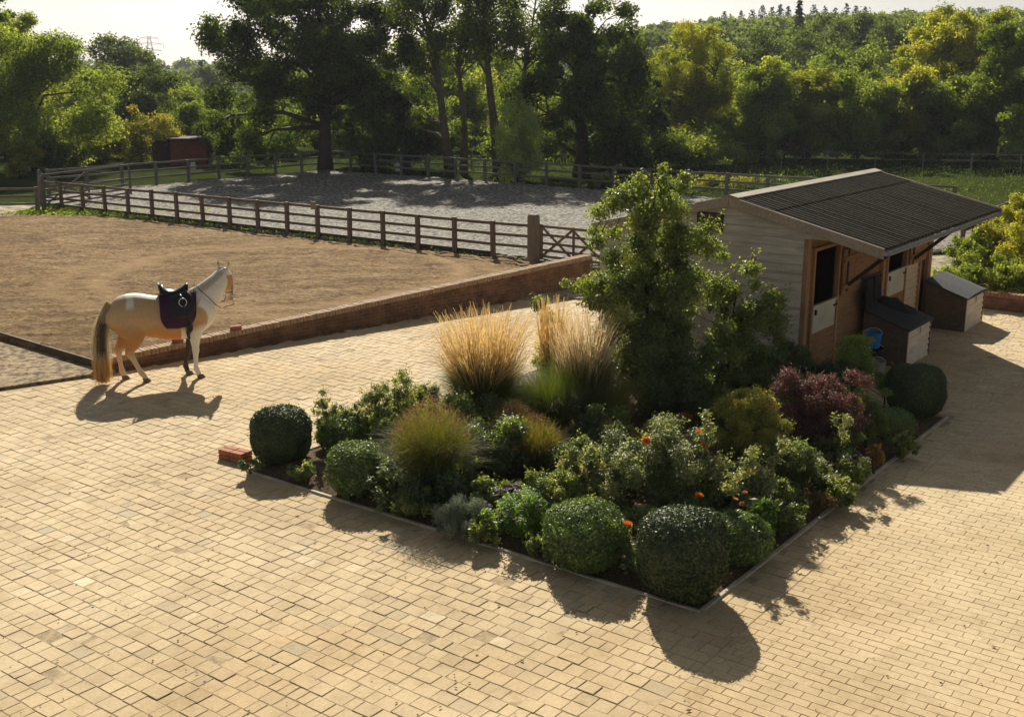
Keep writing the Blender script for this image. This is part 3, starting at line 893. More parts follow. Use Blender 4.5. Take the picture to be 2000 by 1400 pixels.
def rug():
    root = empty('rug_rack', sloc(2.95, -0.10, 0), ANG, 'black rugs and tack hanging on the stable wall above the blue bucket', 'horse rugs')
    m = MB()
    for k, (w, h, dx) in enumerate(((0.50, 0.62, 0), (0.40, 0.45, .26), (0.30, 0.55, -.28))):
        n = 8; vs = []; 
        for i in range(n + 1):
            for j in range(7):
                x = -w / 2 + w * i / n; z = 1.62 - h * j / 6
                y = -0.06 - .04 * k * .6 - 0.05 * math.sin(i * 2.1 + k) * (j / 6) - .03
                vs.append((x + dx, y, z))
        m.add(vs, [(i * 7 + j, i * 7 + j + 1, (i + 1) * 7 + j + 1, (i + 1) * 7 + j) for i in range(n) for j in range(6)])
    o = m.build('rugs', solid('black_rug', (0.015, 0.016, 0.018), .85, .4), root, smooth=True)
    md = o.modifiers.new('thick', 'SOLIDIFY'); md.thickness = 0.03
    r = MB(); r.bar((-.5, -.06, 1.64), (.5, -.06, 1.64), .03, .03); r.build('rail', m_darkwood, root)
rug()

# ------------------------------------------------------------------ fences and gates
m_fence = wood('brown_fence_timber', (0.20, 0.145, 0.095), (0.085, 0.055, 0.035), 2)
m_fencegrey = wood('silvered_fence_timber', (0.19, 0.18, 0.155), (0.08, 0.072, 0.06), 0)
def fence(pts, spacing, h, label, mat, base=SZ, rails=3, post=(0.135, 0.11), railh=0.09, board=False, group='post and rail fences', jit=0.01, name='post_and_rail_fence'):
    rng = np.random.default_rng(int(abs(pts[0][0] * 100)) + 1)
    pts = [Vector((p[0], p[1], 0)) for p in pts]
    root = empty(name, (pts[0].x, pts[0].y, base), 0, label, 'fence', group)
    o = pts[0]; last = None; k = 0
    for a, b in zip(pts[:-1], pts[1:]):
        L = (b - a).length; n = max(1, round(L / spacing)); d = (b - a) / L; ang = math.atan2(d.y, d.x)
        s = Vector((d.y, -d.x, 0))
        if s.y > 0: s = -s              # rails on the viewer's far side of the posts
        for i in range(n + (1 if b is pts[-1] else 0)):
            p = a + d * (L * i / n) - o
            m = MB(); hh = h + rng.normal(0, jit)
            m.box((0, 0, hh / 2 - .1), (post[0], post[1], hh + .2))
            q = m.build('post', mat, root, bevel=0.008); q.location = p; q.rotation_euler = (rng.normal(0, .012), rng.normal(0, .012), ang)
        for r_ in range(rails):
            z = h - 0.07 - r_ * (h * 0.30)
            m = MB()
            for i in range(n):
                p0 = a + d * (L * i / n) - o; p1 = a + d * (L * (i + 1) / n) - o
                m.bar(p0 + Vector((0, 0, z + rng.normal(0, .006))) - s * 0.055, p1 + Vector((0, 0, z + rng.normal(0, .006))) - s * 0.055, 0.036, railh)
            m.build('rail', mat, root)
        if board:
            m = MB(); m.bar(a - o + Vector((0, 0, .04)) - s * .05, b - o + Vector((0, 0, .04)) - s * .05, .04, .16); m.build('kick_board', m_darkwood, root)
    return root
GATE = Vector((0.62, 32.2, 0))
FEND = Vector((-19.45, 46.5, 0))
fence([GATE + (FEND - GATE).normalized() * 1.45, FEND], 1.47, 1.03, 'dark brown three rail fence between the sand school and the grey school', m_fence, board=True)
def gate_post(p, w, h, label, mat=None, rz=ANG):
    root = empty('gate_post', (p.x, p.y, SZ - .02), rz, label, 'gate post')
    m = MB(); m.box((0, 0, h / 2 - .05), (w, w, h + .1)); n = 8
    # rounded head
    r = w / 2
    for k in range(1, 6):
        a0 = (k - 1) / 5 * PI / 2; a1 = k / 5 * PI / 2
        m.box((0, 0, h + r * .8 * (math.sin(a0) + math.sin(a1)) / 2), (w * math.cos(a0) * .98, w * .98, r * .8 * (math.sin(a1) - math.sin(a0)) + .002))
    m.build('post', mat or wood('old_gate_post', (0.27, 0.22, 0.155), (0.13, 0.10, 0.07), 2), root, bevel=0.015)
    return root
gate_post(GATE, 0.26, 1.24, 'thick round headed wooden gate post where the brown fence meets the five bar gate')
# rails joining fence to gate post
f0 = GATE + (FEND - GATE).normalized() * 1.45
m = MB()
for r_ in range(3):
    z = SZ + 1.03 - 0.07 - r_ * 0.309
    m.bar((f0.x, f0.y + .05, z), (GATE.x - .05, GATE.y + .08, z + .02), 0.036, 0.085)
tag(m.build('fence_rails', m_fence), 'three short rails joining the last fence post to the thick gate post', 'fence rails')
def field_gate(a, b, h, label, mat, x2=False, base=SZ):
    a, b = Vector(a), Vector(b); d = b - a; L = d.length
    root = empty('field_gate', (a.x, a.y, base), math.atan2(d.y, d.x), label, 'gate')
    for xx in (0.05, L - .05):
        m = MB(); m.box((xx, 0, h / 2 + .06), (0.08, 0.07, h)); m.build('stile', mat, root)
    m = MB()
    for z in (0.14, 0.32, 0.52, 0.76, h + .0): m.bar((0.09, 0, z), (L - .085, 0, z), 0.03, 0.075)
    m.build('bars', mat, root)
    m = MB()
    m.bar((0.1, .026, .16), (L * .5, .026, h - .02), .02, .07); m.bar((0.1, -.026, h - .02), (L * .5, -.026, .16), .02, .07)
    if x2: m.bar((L * .5, .026, .16), (L - .1, .026, h - .02), .02, .07); m.bar((L * .5, -.026, h - .02), (L - .1, -.026, .16), .02, .07)
    m.box((L * .5, .04, h / 2 + .06), (.075, .03, h - .02))
    m.build('braces', mat, root)
    return root
m_gate = wood('gate_timber', (0.235, 0.16, 0.10), (0.11, 0.07, 0.045), 0)
field_gate(GATE + Vector((.18, -.1, 0)), (2.62, 30.72, 0), 1.0, 'brown five bar gate with crossed braces beside the end of the brick wall', m_gate, True)
gate_post(Vector((2.72, 30.5, 0)), 0.16, 1.0, 'brown gate post at the right end of the brick wall behind the tall shrub', m_gate)
# back fences of the grey school
BC = Vector((-10.6, 64.9, 0))
fence([(-20.9, 50.9), BC], 2.0, 1.12, 'silvery three rail fence along the left back of the grey school, below the red shed', m_fencegrey, group='post and rail fences')
fence([BC, (6.3, 51.7), (17.0, 43.3)], 1.95, 1.10, 'thin rail fence along the shaded far side of the grey school under the oaks', m_fencegrey, group='post and rail fences')
fence([(13.55, 33.6), (19.8, 42.3)], 1.35, 1.15, 'short dark fence climbing behind the stable roof at the right', m_fence, base=.05)
fence([(3.0, 69), (36, 61.5)], 2.7, 1.15, 'pale wire and stake fence crossing the shaded meadow behind the stable', m_fencegrey, base=-.02, rails=2, post=(.07, .07), railh=.035)
fence([(-10.5, 65.3), (3.0, 69)], 2.7, 1.15, 'thin pale stake fence in the shade beneath the leaning trunks', m_fencegrey, base=-.02, rails=2, post=(.07, .07), railh=.035)
# left gates
gate_post(Vector((-20.0, 47.9, 0)), 0.13, 1.3, 'weathered gate post at the left corner of the schools', m_fencegrey)
gate_post(Vector((-18.7, 44.9, 0)), 0.12, 1.3, 'pale gate post holding the diagonal braced gate at far left', m_fencegrey)
field_gate((-18.7, 45.0, 0), (-17.0, 50.4, 0), 1.35, 'half open silvery field gate with diagonal rail at the left corner', m_fencegrey)
fence([(-18.9, 44.8), (-32, 43.2)], 1.6, 1.0, 'pale weathered fence running out of the frame at the far left', m_fencegrey, base=.05)
def notice(p, label, sz=(.3, .36), rz=0.0, col=(0.6, 0.6, 0.55)):
    m = MB(); m.box((0, 0, 0), (sz[0], .02, sz[1])); o = m.build('notice', solid('notice_white', col, .6, .05)); o.location = p; o.rotation_euler = (0, 0, rz)
    tag(o, label, 'sign')
p = atY(377, 324, 59.2); notice((p.x, 59.2 - .02, p.z), 'small blank white notice on the back fence in front of the red shed', rz=.93)
p = atY(780, 324, 63.0); notice((p.x, 62.0, p.z), 'small pale notice on the shaded far fence beneath the oak', (.3, .45), -.65)
p = atY(604, 405, 36.2); notice((p.x, 36.9, p.z - .02), 'small pale brown board hung on the brown rail fence', (.22, .26), -.62, (.30, .24, .15))

# ------------------------------------------------------------------ red shed and pylon
def red_shed():
    p = at(352, 322)
    root = empty('red_shed', (p.x, p.y, -.05), 0.12, 'dark red boxy field shelter under the trees at the far left corner', 'shed')
    mr = wood('red_stained_boards', (0.26, 0.055, 0.03), (0.12, 0.025, 0.015), 0)
    mk = solid('dark_red_side', (0.035, 0.012, 0.009), .9)
    s = 69 / FPX
    m = MB()
    for k in range(9):
        m.box((0.55, -0.0, 0.1 + k * .165), (2.2, 0.05, .155))
    m.build('front_wall', mr, root)
    m = MB(); m.box((-0.65, 1.2, 0.78), (.06, 2.3, 1.56)); m.box((1.65, 1.2, .78), (.06, 2.3, 1.56)); m.box((.5, 2.4, .78), (2.36, .06, 1.56))
    m.box((-1.25, .9, .75), (1.1, .05, 1.5))
    m.build('side_walls', mk, root)
    m = MB(); m.box((.5, 1.15, 1.62), (2.7, 2.9, .09)); m.build('roof', solid('shed_roof', (0.05, 0.03, 0.025), .9), root)
    m = MB(); m.box((.15, -.045, .8), (.7, .03, 1.35)); m.build('door', mr, root)
red_shed()
def pylon():
    p = Vector((-137, 440, 0)); z0 = terrain(p.x, p.y) - 1
    zt = atY(337, 68, 440).z - z0
    root = empty('electricity_pylon', (p.x, p.y, z0), 0.3, 'tall thin lattice pylon standing against the pale sky at left', 'pylon')
    m = MB(); w = lambda z: 2.6 * (1 - z / zt) ** 1.1 + .35
    zs = np.linspace(0, zt * .96, 11)
    for a, b in zip(zs[:-1], zs[1:]):
        for sx, sy in ((1, 1), (1, -1), (-1, -1), (-1, 1)):
            m.bar((w(a) * sx, w(a) * sy, a), (w(b) * sx, w(b) * sy, b), .16, .16)
            m.bar((w(a) * sx, w(a) * sy, a), (w(b) * sy, -w(b) * sx, b), .08, .08)
            m.bar((w(a) * sy, -w(a) * sx, a), (w(b) * sx, w(b) * sy, b), .08, .08)
    mt = solid('galvanised_steel', (0.25, 0.26, 0.27), .6, metal=.3)
    m.build('lattice_tower', mt, root)
    for k, (z, l) in enumerate(((zt * .70, 4.2), (zt * .82, 5.0), (zt * .93, 3.4))):
        m = MB()
        for s in (1, -1):
            m.bar((0, 0, z + .7), (s * l, 0, z), .12, .12); m.bar((0, 0, z), (s * l, 0, z), .12, .12); m.bar((s * l, 0, z), (s * l, 0, z - 1.6), .1, .1)
        m.build('cross_arm', mt, root)
pylon()
# ------------------------------------------------------------------ horse
def loft(m, secs, lateral=(0, 1, 0), n=16, subdiv=4):
    """secs: (x,y,z, half depth, half width); catmull-rom interpolated; closed ends"""
    P = [Vector(s[:3]) for s in secs]; R = [(s[3], s[4]) for s in secs]
    def cr(a, b, c, d, t): return 0.5 * ((2 * b) + (c - a) * t + (2 * a - 5 * b + 4 * c - d) * t * t + (3 * b - a - 3 * c + d) * t ** 3)
    pts, rad = [], []
    k = len(P)
    for i in range(k - 1):
        i0, i3 = max(0, i - 1), min(k - 1, i + 2)
        for j in range(subdiv):
            t = j / subdiv
            pts.append(cr(P[i0], P[i], P[i + 1], P[i3], t))
            rad.append(tuple(max(0.004, cr(R[i0][q], R[i][q], R[i + 1][q], R[i3][q], t)) for q in (0, 1)))
    pts.append(P[-1]); rad.append(R[-1])
    lat = Vector(lateral); vs = []
    for i, p in enumerate(pts):
        d = (pts[min(i + 1, len(pts) - 1)] - pts[max(0, i - 1)]).normalized()
        s = (lat - d * lat.dot(d)).normalized(); u = s.cross(d).normalized()
        a, b2 = rad[i]
        for q in range(n):
            th = 2 * PI * q / n
            vs.append(p + u * (a * math.cos(th)) + s * (b2 * math.sin(th)))
    fs = [(i * n + q, i * n + (q + 1) % n, (i + 1) * n + (q + 1) % n, (i + 1) * n + q) for i in range(len(pts) - 1) for q in range(n)]
    c0 = len(vs); vs.append(pts[0]); vs.append(pts[-1])
    fs += [(c0, (q + 1) % n, q) for q in range(n)] + [(c0 + 1, (len(pts) - 1) * n + q, (len(pts) - 1) * n + (q + 1) % n) for q in range(n)]
    m.add(vs, fs)
def fuse(mb, voxel, smooth=4):
    o = mb.build('tmp', None)
    r = o.modifiers.new('r', 'REMESH'); r.mode = 'VOXEL'; r.voxel_size = voxel
    s = o.modifiers.new('s', 'SMOOTH'); s.factor = 0.5; s.iterations = smooth
    dg = bpy.context.evaluated_depsgraph_get()
    me = bpy.data.meshes.new_from_object(o.evaluated_get(dg))
    bpy.data.objects.remove(o)
    return me
HP = at(326, 738)
HANG = 0.33
def horse():
    root = empty('horse', (HP.x, HP.y, 0.0), HANG, 'saddled palomino and white horse standing on the paving with its head turned away', 'horse')
    m = MB()
    loft(m, [(-.95, 0, 1.28, .05, .05), (-.92, 0, 1.26, .17, .15), (-.83, 0, 1.235, .275, .25), (-.66, 0, 1.215, .355, .315), (-.45, 0, 1.205, .385, .325), (-.2, 0, 1.16, .375, .32), (.02, 0, 1.125, .395, .335), (.25, 0, 1.12, .42, .325), (.42, 0, 1.145, .425, .295), (.58, 0, 1.175, .395, .265), (.72, 0, 1.18, .34, .235), (.84, 0, 1.18, .25, .18), (.92, 0, 1.18, .13, .10)], n=24)
    # neck and head (turned away to the far side)
    loft(m, [(.50, 0, 1.26, .32, .19), (.66, .02, 1.345, .31, .175), (.80, .05, 1.455, .265, .145), (.93, .10, 1.58, .22, .12), (1.03, .17, 1.69, .175, .11), (1.10, .22, 1.78, .135, .095), (1.14, .27, 1.81, .10, .085)], n=18)
    hd = Vector((.55, .835, 0)); lat = (-.835, .55, 0)
    def h(f, z, a, b): p = Vector((1.14, .25, 1.80)) + hd * f + Vector((0, 0, z)); return (p.x, p.y, p.z, a, b)
    loft(m, [h(-.04, .065, .05, .05), h(.0, .04, .10, .10), h(.05, -.07, .15, .118), h(.085, -.17, .145, .112), h(.115, -.27, .11, .085), h(.14, -.37, .072, .058), h(.155, -.45, .068, .058), h(.165, -.51, .058, .055), h(.165, -.54, .03, .035)], lateral=lat, n=16)
    # ears
    for s in (-1, 1):
        e0 = Vector((1.14, .25, 1.80)) + Vector(lat) * (.075 * s) + hd * .0
        loft(m, [(*(e0 + Vector((0, 0, .05))), .036, .036), (*(e0 + Vector(lat) * .018 * s + Vector((0, 0, .12))), .028, .042), (*(e0 + Vector(lat) * .032 * s + Vector((0, 0, .19))), .02, .030), (*(e0 + Vector(lat) * .03 * s + Vector((0, 0, .255))), .008, .009)], lateral=lat, n=8, subdiv=3)
    # hind legs: hip, stifle, gaskin, hock, cannon, fetlock, pastern
    for y, dx in ((-.16, .10), (.16, -.12)):
        loft(m, [(-.60, y * .75, 1.20, .26, .15), (-.58 + dx * .15, y, 1.02, .25, .155), (-.55 + dx * .4, y * 1.06, .86, .20, .14), (-.60 + dx * .6, y * 1.05, .71, .135, .10), (-.665 + dx * .75, y, .60, .085, .068), (-.69 + dx * .85, y, .54, .075, .058), (-.665 + dx * 1.0, y, .475, .058, .048), (-.635 + dx * 1.2, y, .35, .044, .040), (-.60 + dx * 1.4, y, .23, .043, .040), (-.58 + dx * 1.5, y, .17, .055, .049), (-.545 + dx * 1.6, y, .11, .045, .045), (-.53 + dx * 1.62, y, .055, .056, .056)], n=14)
    # fore legs
    loft(m, [(.60, -.13, 1.12, .24, .12), (.56, -.155, .96, .18, .11), (.54, -.165, .82, .125, .088), (.53, -.16, .69, .088, .068), (.53, -.16, .57, .066, .057), (.53, -.16, .51, .067, .057), (.525, -.16, .45, .053, .048), (.52, -.16, .32, .042, .040), (.515, -.16, .22, .042, .040), (.52, -.16, .16, .054, .047), (.545, -.16, .105, .045, .045), (.56, -.16, .055, .056, .056)], n=14)
    loft(m, [(.58, .13, 1.12, .24, .12), (.53, .155, .96, .18, .11), (.50, .16, .82, .122, .088), (.47, .16, .69, .088, .068), (.445, .16, .57, .066, .057), (.435, .16, .51, .067, .057), (.42, .16, .45, .053, .048), (.385, .16, .32, .042, .040), (.355, .16, .22, .042, .040), (.35, .16, .16, .054, .047), (.365, .16, .105, .045, .045), (.375, .16, .055, .056, .056)], n=14)
    for yy in (-1, 1):
        loft(m, [(-.74, .20 * yy, 1.36, .05, .05), (-.68, .235 * yy, 1.22, .13, .07), (-.62, .235 * yy, 1.05, .16, .075), (-.56, .21 * yy, .90, .10, .06), (-.52, .19 * yy, .82, .04, .04)], n=12)
        loft(m, [(.42, .19 * yy, 1.38, .05, .04), (.52, .225 * yy, 1.22, .10, .06), (.62, .215 * yy, 1.08, .12, .06), (.58, .20 * yy, .96, .08, .05), (.55, .18 * yy, .88, .03, .03)], n=12)
        loft(m, [(-.36, .20 * yy, .98, .04, .04), (-.42, .215 * yy, .90, .08, .05), (-.48, .20 * yy, .84, .04, .04)], n=10)
    me = fuse(m, 0.015, 3)
    me.name = 'body'
    # coat patches by place on the body
    def nz(x, y, z, s, o): return mnoise.noise(Vector((x * s + o, y * s, z * s)))
    pal = Vector((0.52, 0.345, 0.185)); red = Vector((0.50, 0.20, 0.055)); cream = Vector((0.74, 0.66, 0.50)); white = Vector((0.80, 0.77, 0.70)); dark = Vector((0.045, 0.03, 0.022)); grey = Vector((0.42, 0.33, 0.22))
    at_ = me.attributes.new('coat', 'FLOAT_COLOR', 'POINT')
    sm = lambda e0, e1, x: max(0., min(1., (x - e0) / (e1 - e0)))
    for i, v in enumerate(me.vertices):
        x, y, z = v.co; w = 0.05 * nz(x, y, z, 5, 0)
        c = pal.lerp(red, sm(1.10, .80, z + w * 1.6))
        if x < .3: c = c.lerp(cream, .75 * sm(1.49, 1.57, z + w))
        # grey-fawn over the upper quarters: their shadow put into the coat colour
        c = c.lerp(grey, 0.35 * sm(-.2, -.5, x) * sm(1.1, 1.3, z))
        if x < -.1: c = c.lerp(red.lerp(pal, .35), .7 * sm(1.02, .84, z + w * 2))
        # white patches
        wt = 0
        wt = .85 * sm(.075, .045, abs(x + .53 + w * .6)) * sm(1.33, 1.42, z + w)
        wt = max(wt, sm(.63, .70, x - w * 1.8 - .10 * math.sin(z * 9)) * sm(1.66, 1.58, z) * sm(.66, .74, z))
        if x > .42 and z > .95: wt *= sm(.8, 1.15, (x - .61) ** 2 / .028 + (z - 1.10) ** 2 / .05)
        wt = max(wt, .85 * sm(.50, .62, x) * sm(1.36, 1.46, z + w))
        if y < 0.05 and x > .3: wt = max(wt, .95 * sm(1.0, .88, z + w))
        if x > .95 and z > 1.66: wt = 0.9
        c = c.lerp(white, wt)
        # brown cheek and throat
        hx = (Vector((x, y, 0)) - Vector((1.14, .25, 0))).dot(hd)
        if z > 1.28 and x > 1.0 and z < 1.84:
            if z < 1.78 and z > 1.50 and (hx > -.06 and x > 1.02): c = Vector((0.47, 0.27, 0.12))
            elif z <= 1.52 and hx > -.05: c = Vector((0.60, 0.45, 0.28)) if z > 1.36 else Vector((.42, .30, .22))
        # legs: cream lower hinds, dark far fore leg
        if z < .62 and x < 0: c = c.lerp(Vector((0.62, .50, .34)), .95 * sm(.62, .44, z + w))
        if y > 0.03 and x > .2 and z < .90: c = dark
        if z > 1.96: c = Vector((0.30, .19, .11)) if (x + y * 3 + z * 40) % 1 < .6 else cream
        at_.data[i].color = (*c, 1)
    mt, nt, b = newmat('horse_coat')
    a = N(nt, 'ShaderNodeAttribute', attribute_name='coat')
    f = noise(nt, coords(nt, (10, 10, 3)), 5, 5, .7)
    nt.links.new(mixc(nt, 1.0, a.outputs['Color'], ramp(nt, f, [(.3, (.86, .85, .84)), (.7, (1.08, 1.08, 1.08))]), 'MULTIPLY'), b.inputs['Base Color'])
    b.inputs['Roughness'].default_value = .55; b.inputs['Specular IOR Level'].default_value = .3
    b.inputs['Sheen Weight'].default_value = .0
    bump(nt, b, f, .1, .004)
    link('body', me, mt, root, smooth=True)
    # hooves
    hm = solid('hoof_horn', (0.16, 0.11, 0.075), .5)
    for x, y in ((-.53 + .10 * 1.62, -.16), (-.53 - .12 * 1.62, .16), (.57, -.16), (.385, .16)):
        k = MB(); n = 14
        vs = [((x + .064 * math.cos(2 * PI * q / n) * f_ + ox), y + .062 * math.sin(2 * PI * q / n) * f_, z) for z, f_, ox in ((0, 1.15, .03), (.04, 1.0, .015), (.075, .85, .0)) for q in range(n)]
        k.add(vs, [(j * n + q, j * n + (q + 1) % n, (j + 1) * n + (q + 1) % n, (j + 1) * n + q) for j in range(2) for q in range(n)] + [tuple(range(n))[::-1], tuple(2 * n + q for q in range(n))])
        k.build('hoof', hm, root, smooth=False)
    # eyes
    for s in (-1, 1):
        e = Vector((1.14, .25, 1.80)) + hd * .115 + Vector(lat) * (.082 * s) + Vector((0, 0, -.10))
        bm = bmesh.new(); bmesh.ops.create_uvsphere(bm, u_segments=12, v_segments=8, radius=.021); mm = bpy.data.meshes.new('eye'); bm.to_mesh(mm); bm.free()
        o = link('eye', mm, solid('eye_dark', (.01, .008, .006), .08, 0, bmp=0), root, True); o.location = e
    # tail: many strands
    rng = np.random.default_rng(11)
    V = []; F = []; T = []
    for i in range(1500):
        a = rng.uniform(0, 2 * PI); r0 = .035 * math.sqrt(rng.random())
        x0, y0, z0 = -.90 + r0 * math.cos(a) * .6, r0 * math.sin(a), 1.43 + rng.normal(0, .02)
        sp = rng.normal(0, 1, 2); Lz = rng.uniform(.02, .25) if rng.random() < .8 else rng.uniform(.3, .7)
        pts = []
        for t in np.linspace(0, 1, 9):
            z = z0 + (Lz - z0) * t
            wdt = .035 + .085 * math.sin(min(1, t * 1.1) * PI * .62)
            cx = -.90 - .16 * math.sin(min(1, t * 1.6) * PI / 2) - .03 * t
            cy = -.03 - .06 * t
            wv = .018 * t * math.sin(t * (3 + (i % 7)) + i)
            pts.append((cx + sp[0] * wdt * .5 + wv, cy + sp[1] * wdt * .42, z + (.03 * math.sin(min(1, t * 6) * PI) if t < .3 else 0)))
        wd = rng.uniform(.0018, .004); ang = rng.uniform(0, PI); dx, dy = math.cos(ang) * wd, math.sin(ang) * wd
        b0 = len(V)
        for p in pts: V.append((p[0] - dx, p[1] - dy, p[2])); V.append((p[0] + dx, p[1] + dy, p[2]))
        edge = sp[0] < -.9 or sp[0] > 1.5
        for q in range(8):
            F.append((b0 + 2 * q, b0 + 2 * q + 1, b0 + 2 * q + 3, b0 + 2 * q + 2))
            z = pts[q][2]
            t = 0.5 if edge and z > .5 else (0.46 if z > 1.25 else (0.12 if z > .62 else .78 + .22 * min(1, (.62 - z) / .25)))
            T.append(min(1, max(0, t + rng.normal(0, .06))))
    tm = np_mesh('tail', V, F, T)
    link('tail', tm, leafmat('tail_hair', [(.10, .08, .05), (.24, .19, .12), (.68, .58, .40), (.64, .48, .25), (.62, .38, .13)], .22, .03, .5, (1.1, 1.0, .8)), root)
    # mane: fine locks lying on both sides of the crest, and a forelock
    V = []; F = []; T = []
    crest = [Vector((.52, 0, 1.575)), Vector((.66, .02, 1.645)), Vector((.76, .05, 1.70)), Vector((.86, .10, 1.765)), Vector((.95, .155, 1.83)), Vector((1.03, .21, 1.885)), Vector((1.09, .25, 1.915))]
    for i in range(520):
        t = rng.uniform(0, 5.999); k = int(t); p = crest[k].lerp(crest[k + 1], t - k); p = p + Vector((0, 0, -.01))
        tang = (crest[k + 1] - crest[k]).normalized(); side = Vector((-tang.y, tang.x, 0)).normalized() * (-1 if rng.random() < .75 else 1)
        L = rng.uniform(.10, .22); wd = tang * rng.uniform(.004, .009); b0 = len(V)
        nseg = 5
        for q in range(nseg + 1):
            u = q / nseg
            c = p + side * (.015 + .105 * math.sin(u * PI * .5)) + Vector((0, 0, .012 * math.sin(u * PI) - L * u ** 1.6)) - tang * .05 * u
            V.append(c - wd * (1 - .6 * u)); V.append(c + wd * (1 - .6 * u))
        for q in range(nseg):
            F.append((b0 + 2 * q, b0 + 2 * q + 1, b0 + 2 * q + 3, b0 + 2 * q + 2)); T.append(rng.uniform(.3, 1))
    link('mane', np_mesh('mane', V, F, T), leafmat('mane_hair', [(.55, .48, .36), (.70, .62, .48), (.80, .74, .62)], .25, .04, .5, (1.1, 1.0, .85)), root)
    return root
horse()
def torso(x):      # centre height, half height, half width of the barrel at station x
    T = [(-.45, 1.205, .385, .325), (-.2, 1.16, .375, .32), (.02, 1.125, .395, .335), (.25, 1.12, .42, .325), (.42, 1.145, .425, .295), (.58, 1.175, .395, .265), (.72, 1.18, .34, .235)]
    for a, b in zip(T[:-1], T[1:]):
        if x <= b[0]: t = (x - a[0]) / (b[0] - a[0]); return tuple(a[k] + (b[k] - a[k]) * t for k in (1, 2, 3))
    return T[-1][1:]
def wrap(x, a, off):      # a: angle from the spine, positive to the near side
    zc, hh, hw = torso(x)
    return Vector((x, -(hw + off) * math.sin(a), zc + (hh + off) * math.cos(a)))
def tack():
    mk = solid('black_leather', (0.010, 0.011, 0.012), .38, .2, 8, spec=.35)
    mp = solid('purple_quilt', (0.042, 0.008, 0.040), .85, .25, 30)
    ms = solid('polished_steel', (0.6, 0.6, 0.58), .25, .1, metal=.9)
    P = Vector((HP.x, HP.y, 0))
    # saddle pad
    pad = empty('saddle_pad', P, HANG, 'dark purple quilted pad under the black saddle on the horse', 'saddle pad')
    for s in (1, -1):
        m = MB(); nu, nv = 14, 14; vs = []
        for i in range(nu + 1):
            for j in range(nv + 1):
                a = 1.92 * j / nv; f = i / nu
                x0 = -.03 - .00 * a; x1 = .62 - .02 * a
                if a > 1.35: e = (a - 1.35) / .57; x0 += .10 * e * e; x1 -= .10 * e * e * e
                x = x0 + (x1 - x0) * f + .05 * (a / 1.9) * (-.3)
                vs.append(wrap(x, s * a, .022 + .004 * math.sin(i * 2.4) * math.sin(j * 2.4)))
        m.add(vs, [(i * (nv + 1) + j, (i + 1) * (nv + 1) + j, (i + 1) * (nv + 1) + j + 1, i * (nv + 1) + j + 1) for i in range(nu) for j in range(nv)])
        o = m.build('pad_side', mp, pad, smooth=True); md = o.modifiers.new('t', 'SOLIDIFY'); md.thickness = .014; md.offset = 0
    sd = empty('saddle', P, HANG, 'black leather saddle with raised cantle strapped on the horse', 'saddle')
    # seat: lofted along x
    m = MB(); secs = [(.02, .205, .14, .10), (.06, .13, .165, .10), (.14, .075, .16, .085), (.24, .055, .12, .075), (.36, .075, .10, .075), (.44, .12, .085, .075), (.48, .13, .06, .05)]
    n = 15; vs = []
    for x, lift, hw, th in secs:
        zc, hh, _ = torso(x); zt = zc + hh
        for q in range(n):
            a = PI * q / (n - 1)
            vs.append((x, -hw * math.cos(a), zt + .02 + (lift) * math.sin(a) ** .7))
    m.add(vs, [(i * n + q, i * n + q + 1, (i + 1) * n + q + 1, (i + 1) * n + q) for i in range(len(secs) - 1) for q in range(n - 1)] + [tuple(range(n))[::-1], tuple((len(secs) - 1) * n + q for q in range(n))])
    m.build('seat', mk, sd, smooth=True)
    m = MB(); zc, hh, _ = torso(0.0)
    for k in range(9):
        a0, a1 = PI * k / 9, PI * (k + 1) / 9
        m.bar((.015 - .04 * math.sin(a0), -.15 * math.cos(a0), zc + hh + .06 + .15 * math.sin(a0)), (.015 - .04 * math.sin(a1), -.15 * math.cos(a1), zc + hh + .06 + .15 * math.sin(a1)), .03, .045)
    m.build('cantle', mk, sd, smooth=False)
    for s in (1, -1):
        m = MB(); nu, nv = 10, 10; vs = []
        for i in range(nu + 1):
            for j in range(nv + 1):
                a = .25 + 1.30 * j / nv; e = j / nv
                x0 = .12 + .05 * e; x1 = .46 + .10 * math.sin(e * PI * .7)
                if e > .8: x0 += .08 * ((e - .8) / .2) ** 2; x1 -= .08 * ((e - .8) / .2) ** 2
                vs.append(wrap(x0 + (x1 - x0) * i / nu, s * a, .043 + .014 * math.exp(-((i / nu - .85) / .15) ** 2)))
        m.add(vs, [(i * (nv + 1) + j, (i + 1) * (nv + 1) + j, (i + 1) * (nv + 1) + j + 1, i * (nv + 1) + j + 1) for i in range(nu) for j in range(nv)])
        o = m.build('flap', mk, sd, smooth=True); md = o.modifiers.new('t', 'SOLIDIFY'); md.thickness = .012; md.offset = 0
        # stirrup run up, with leather loop
        st_ = MB(); c = wrap(.36, s * .95, .085)
        st_.tube([c + Vector((.065 * math.cos(a), 0, .075 * math.sin(a))) for a in np.linspace(0, 2 * PI, 19)], .008, 6, cap=False)
        so = st_.build('stirrup', ms, sd, smooth=True)
        lt = MB(); lt.tube([wrap(.33, s * .55, .07), wrap(.36, s * .8, .085), wrap(.375, s * 1.1, .075), wrap(.37, s * 1.3, .06)], .014, 6); lt.build('stirrup_leather', mk, so, smooth=True)
    m = MB(); vs = []
    for k in range(25):
        a = 1.45 + (2 * PI - 2.9) * k / 24
        for x in (.40, .50): vs.append(wrap(x, a, .02))
    m.add(vs, [(2 * k, 2 * k + 1, 2 * k + 3, 2 * k + 2) for k in range(24)])
    o = m.build('girth', mk, sd, smooth=True); md = o.modifiers.new('t', 'SOLIDIFY'); md.thickness = .02; md.offset = 0
    m = MB()
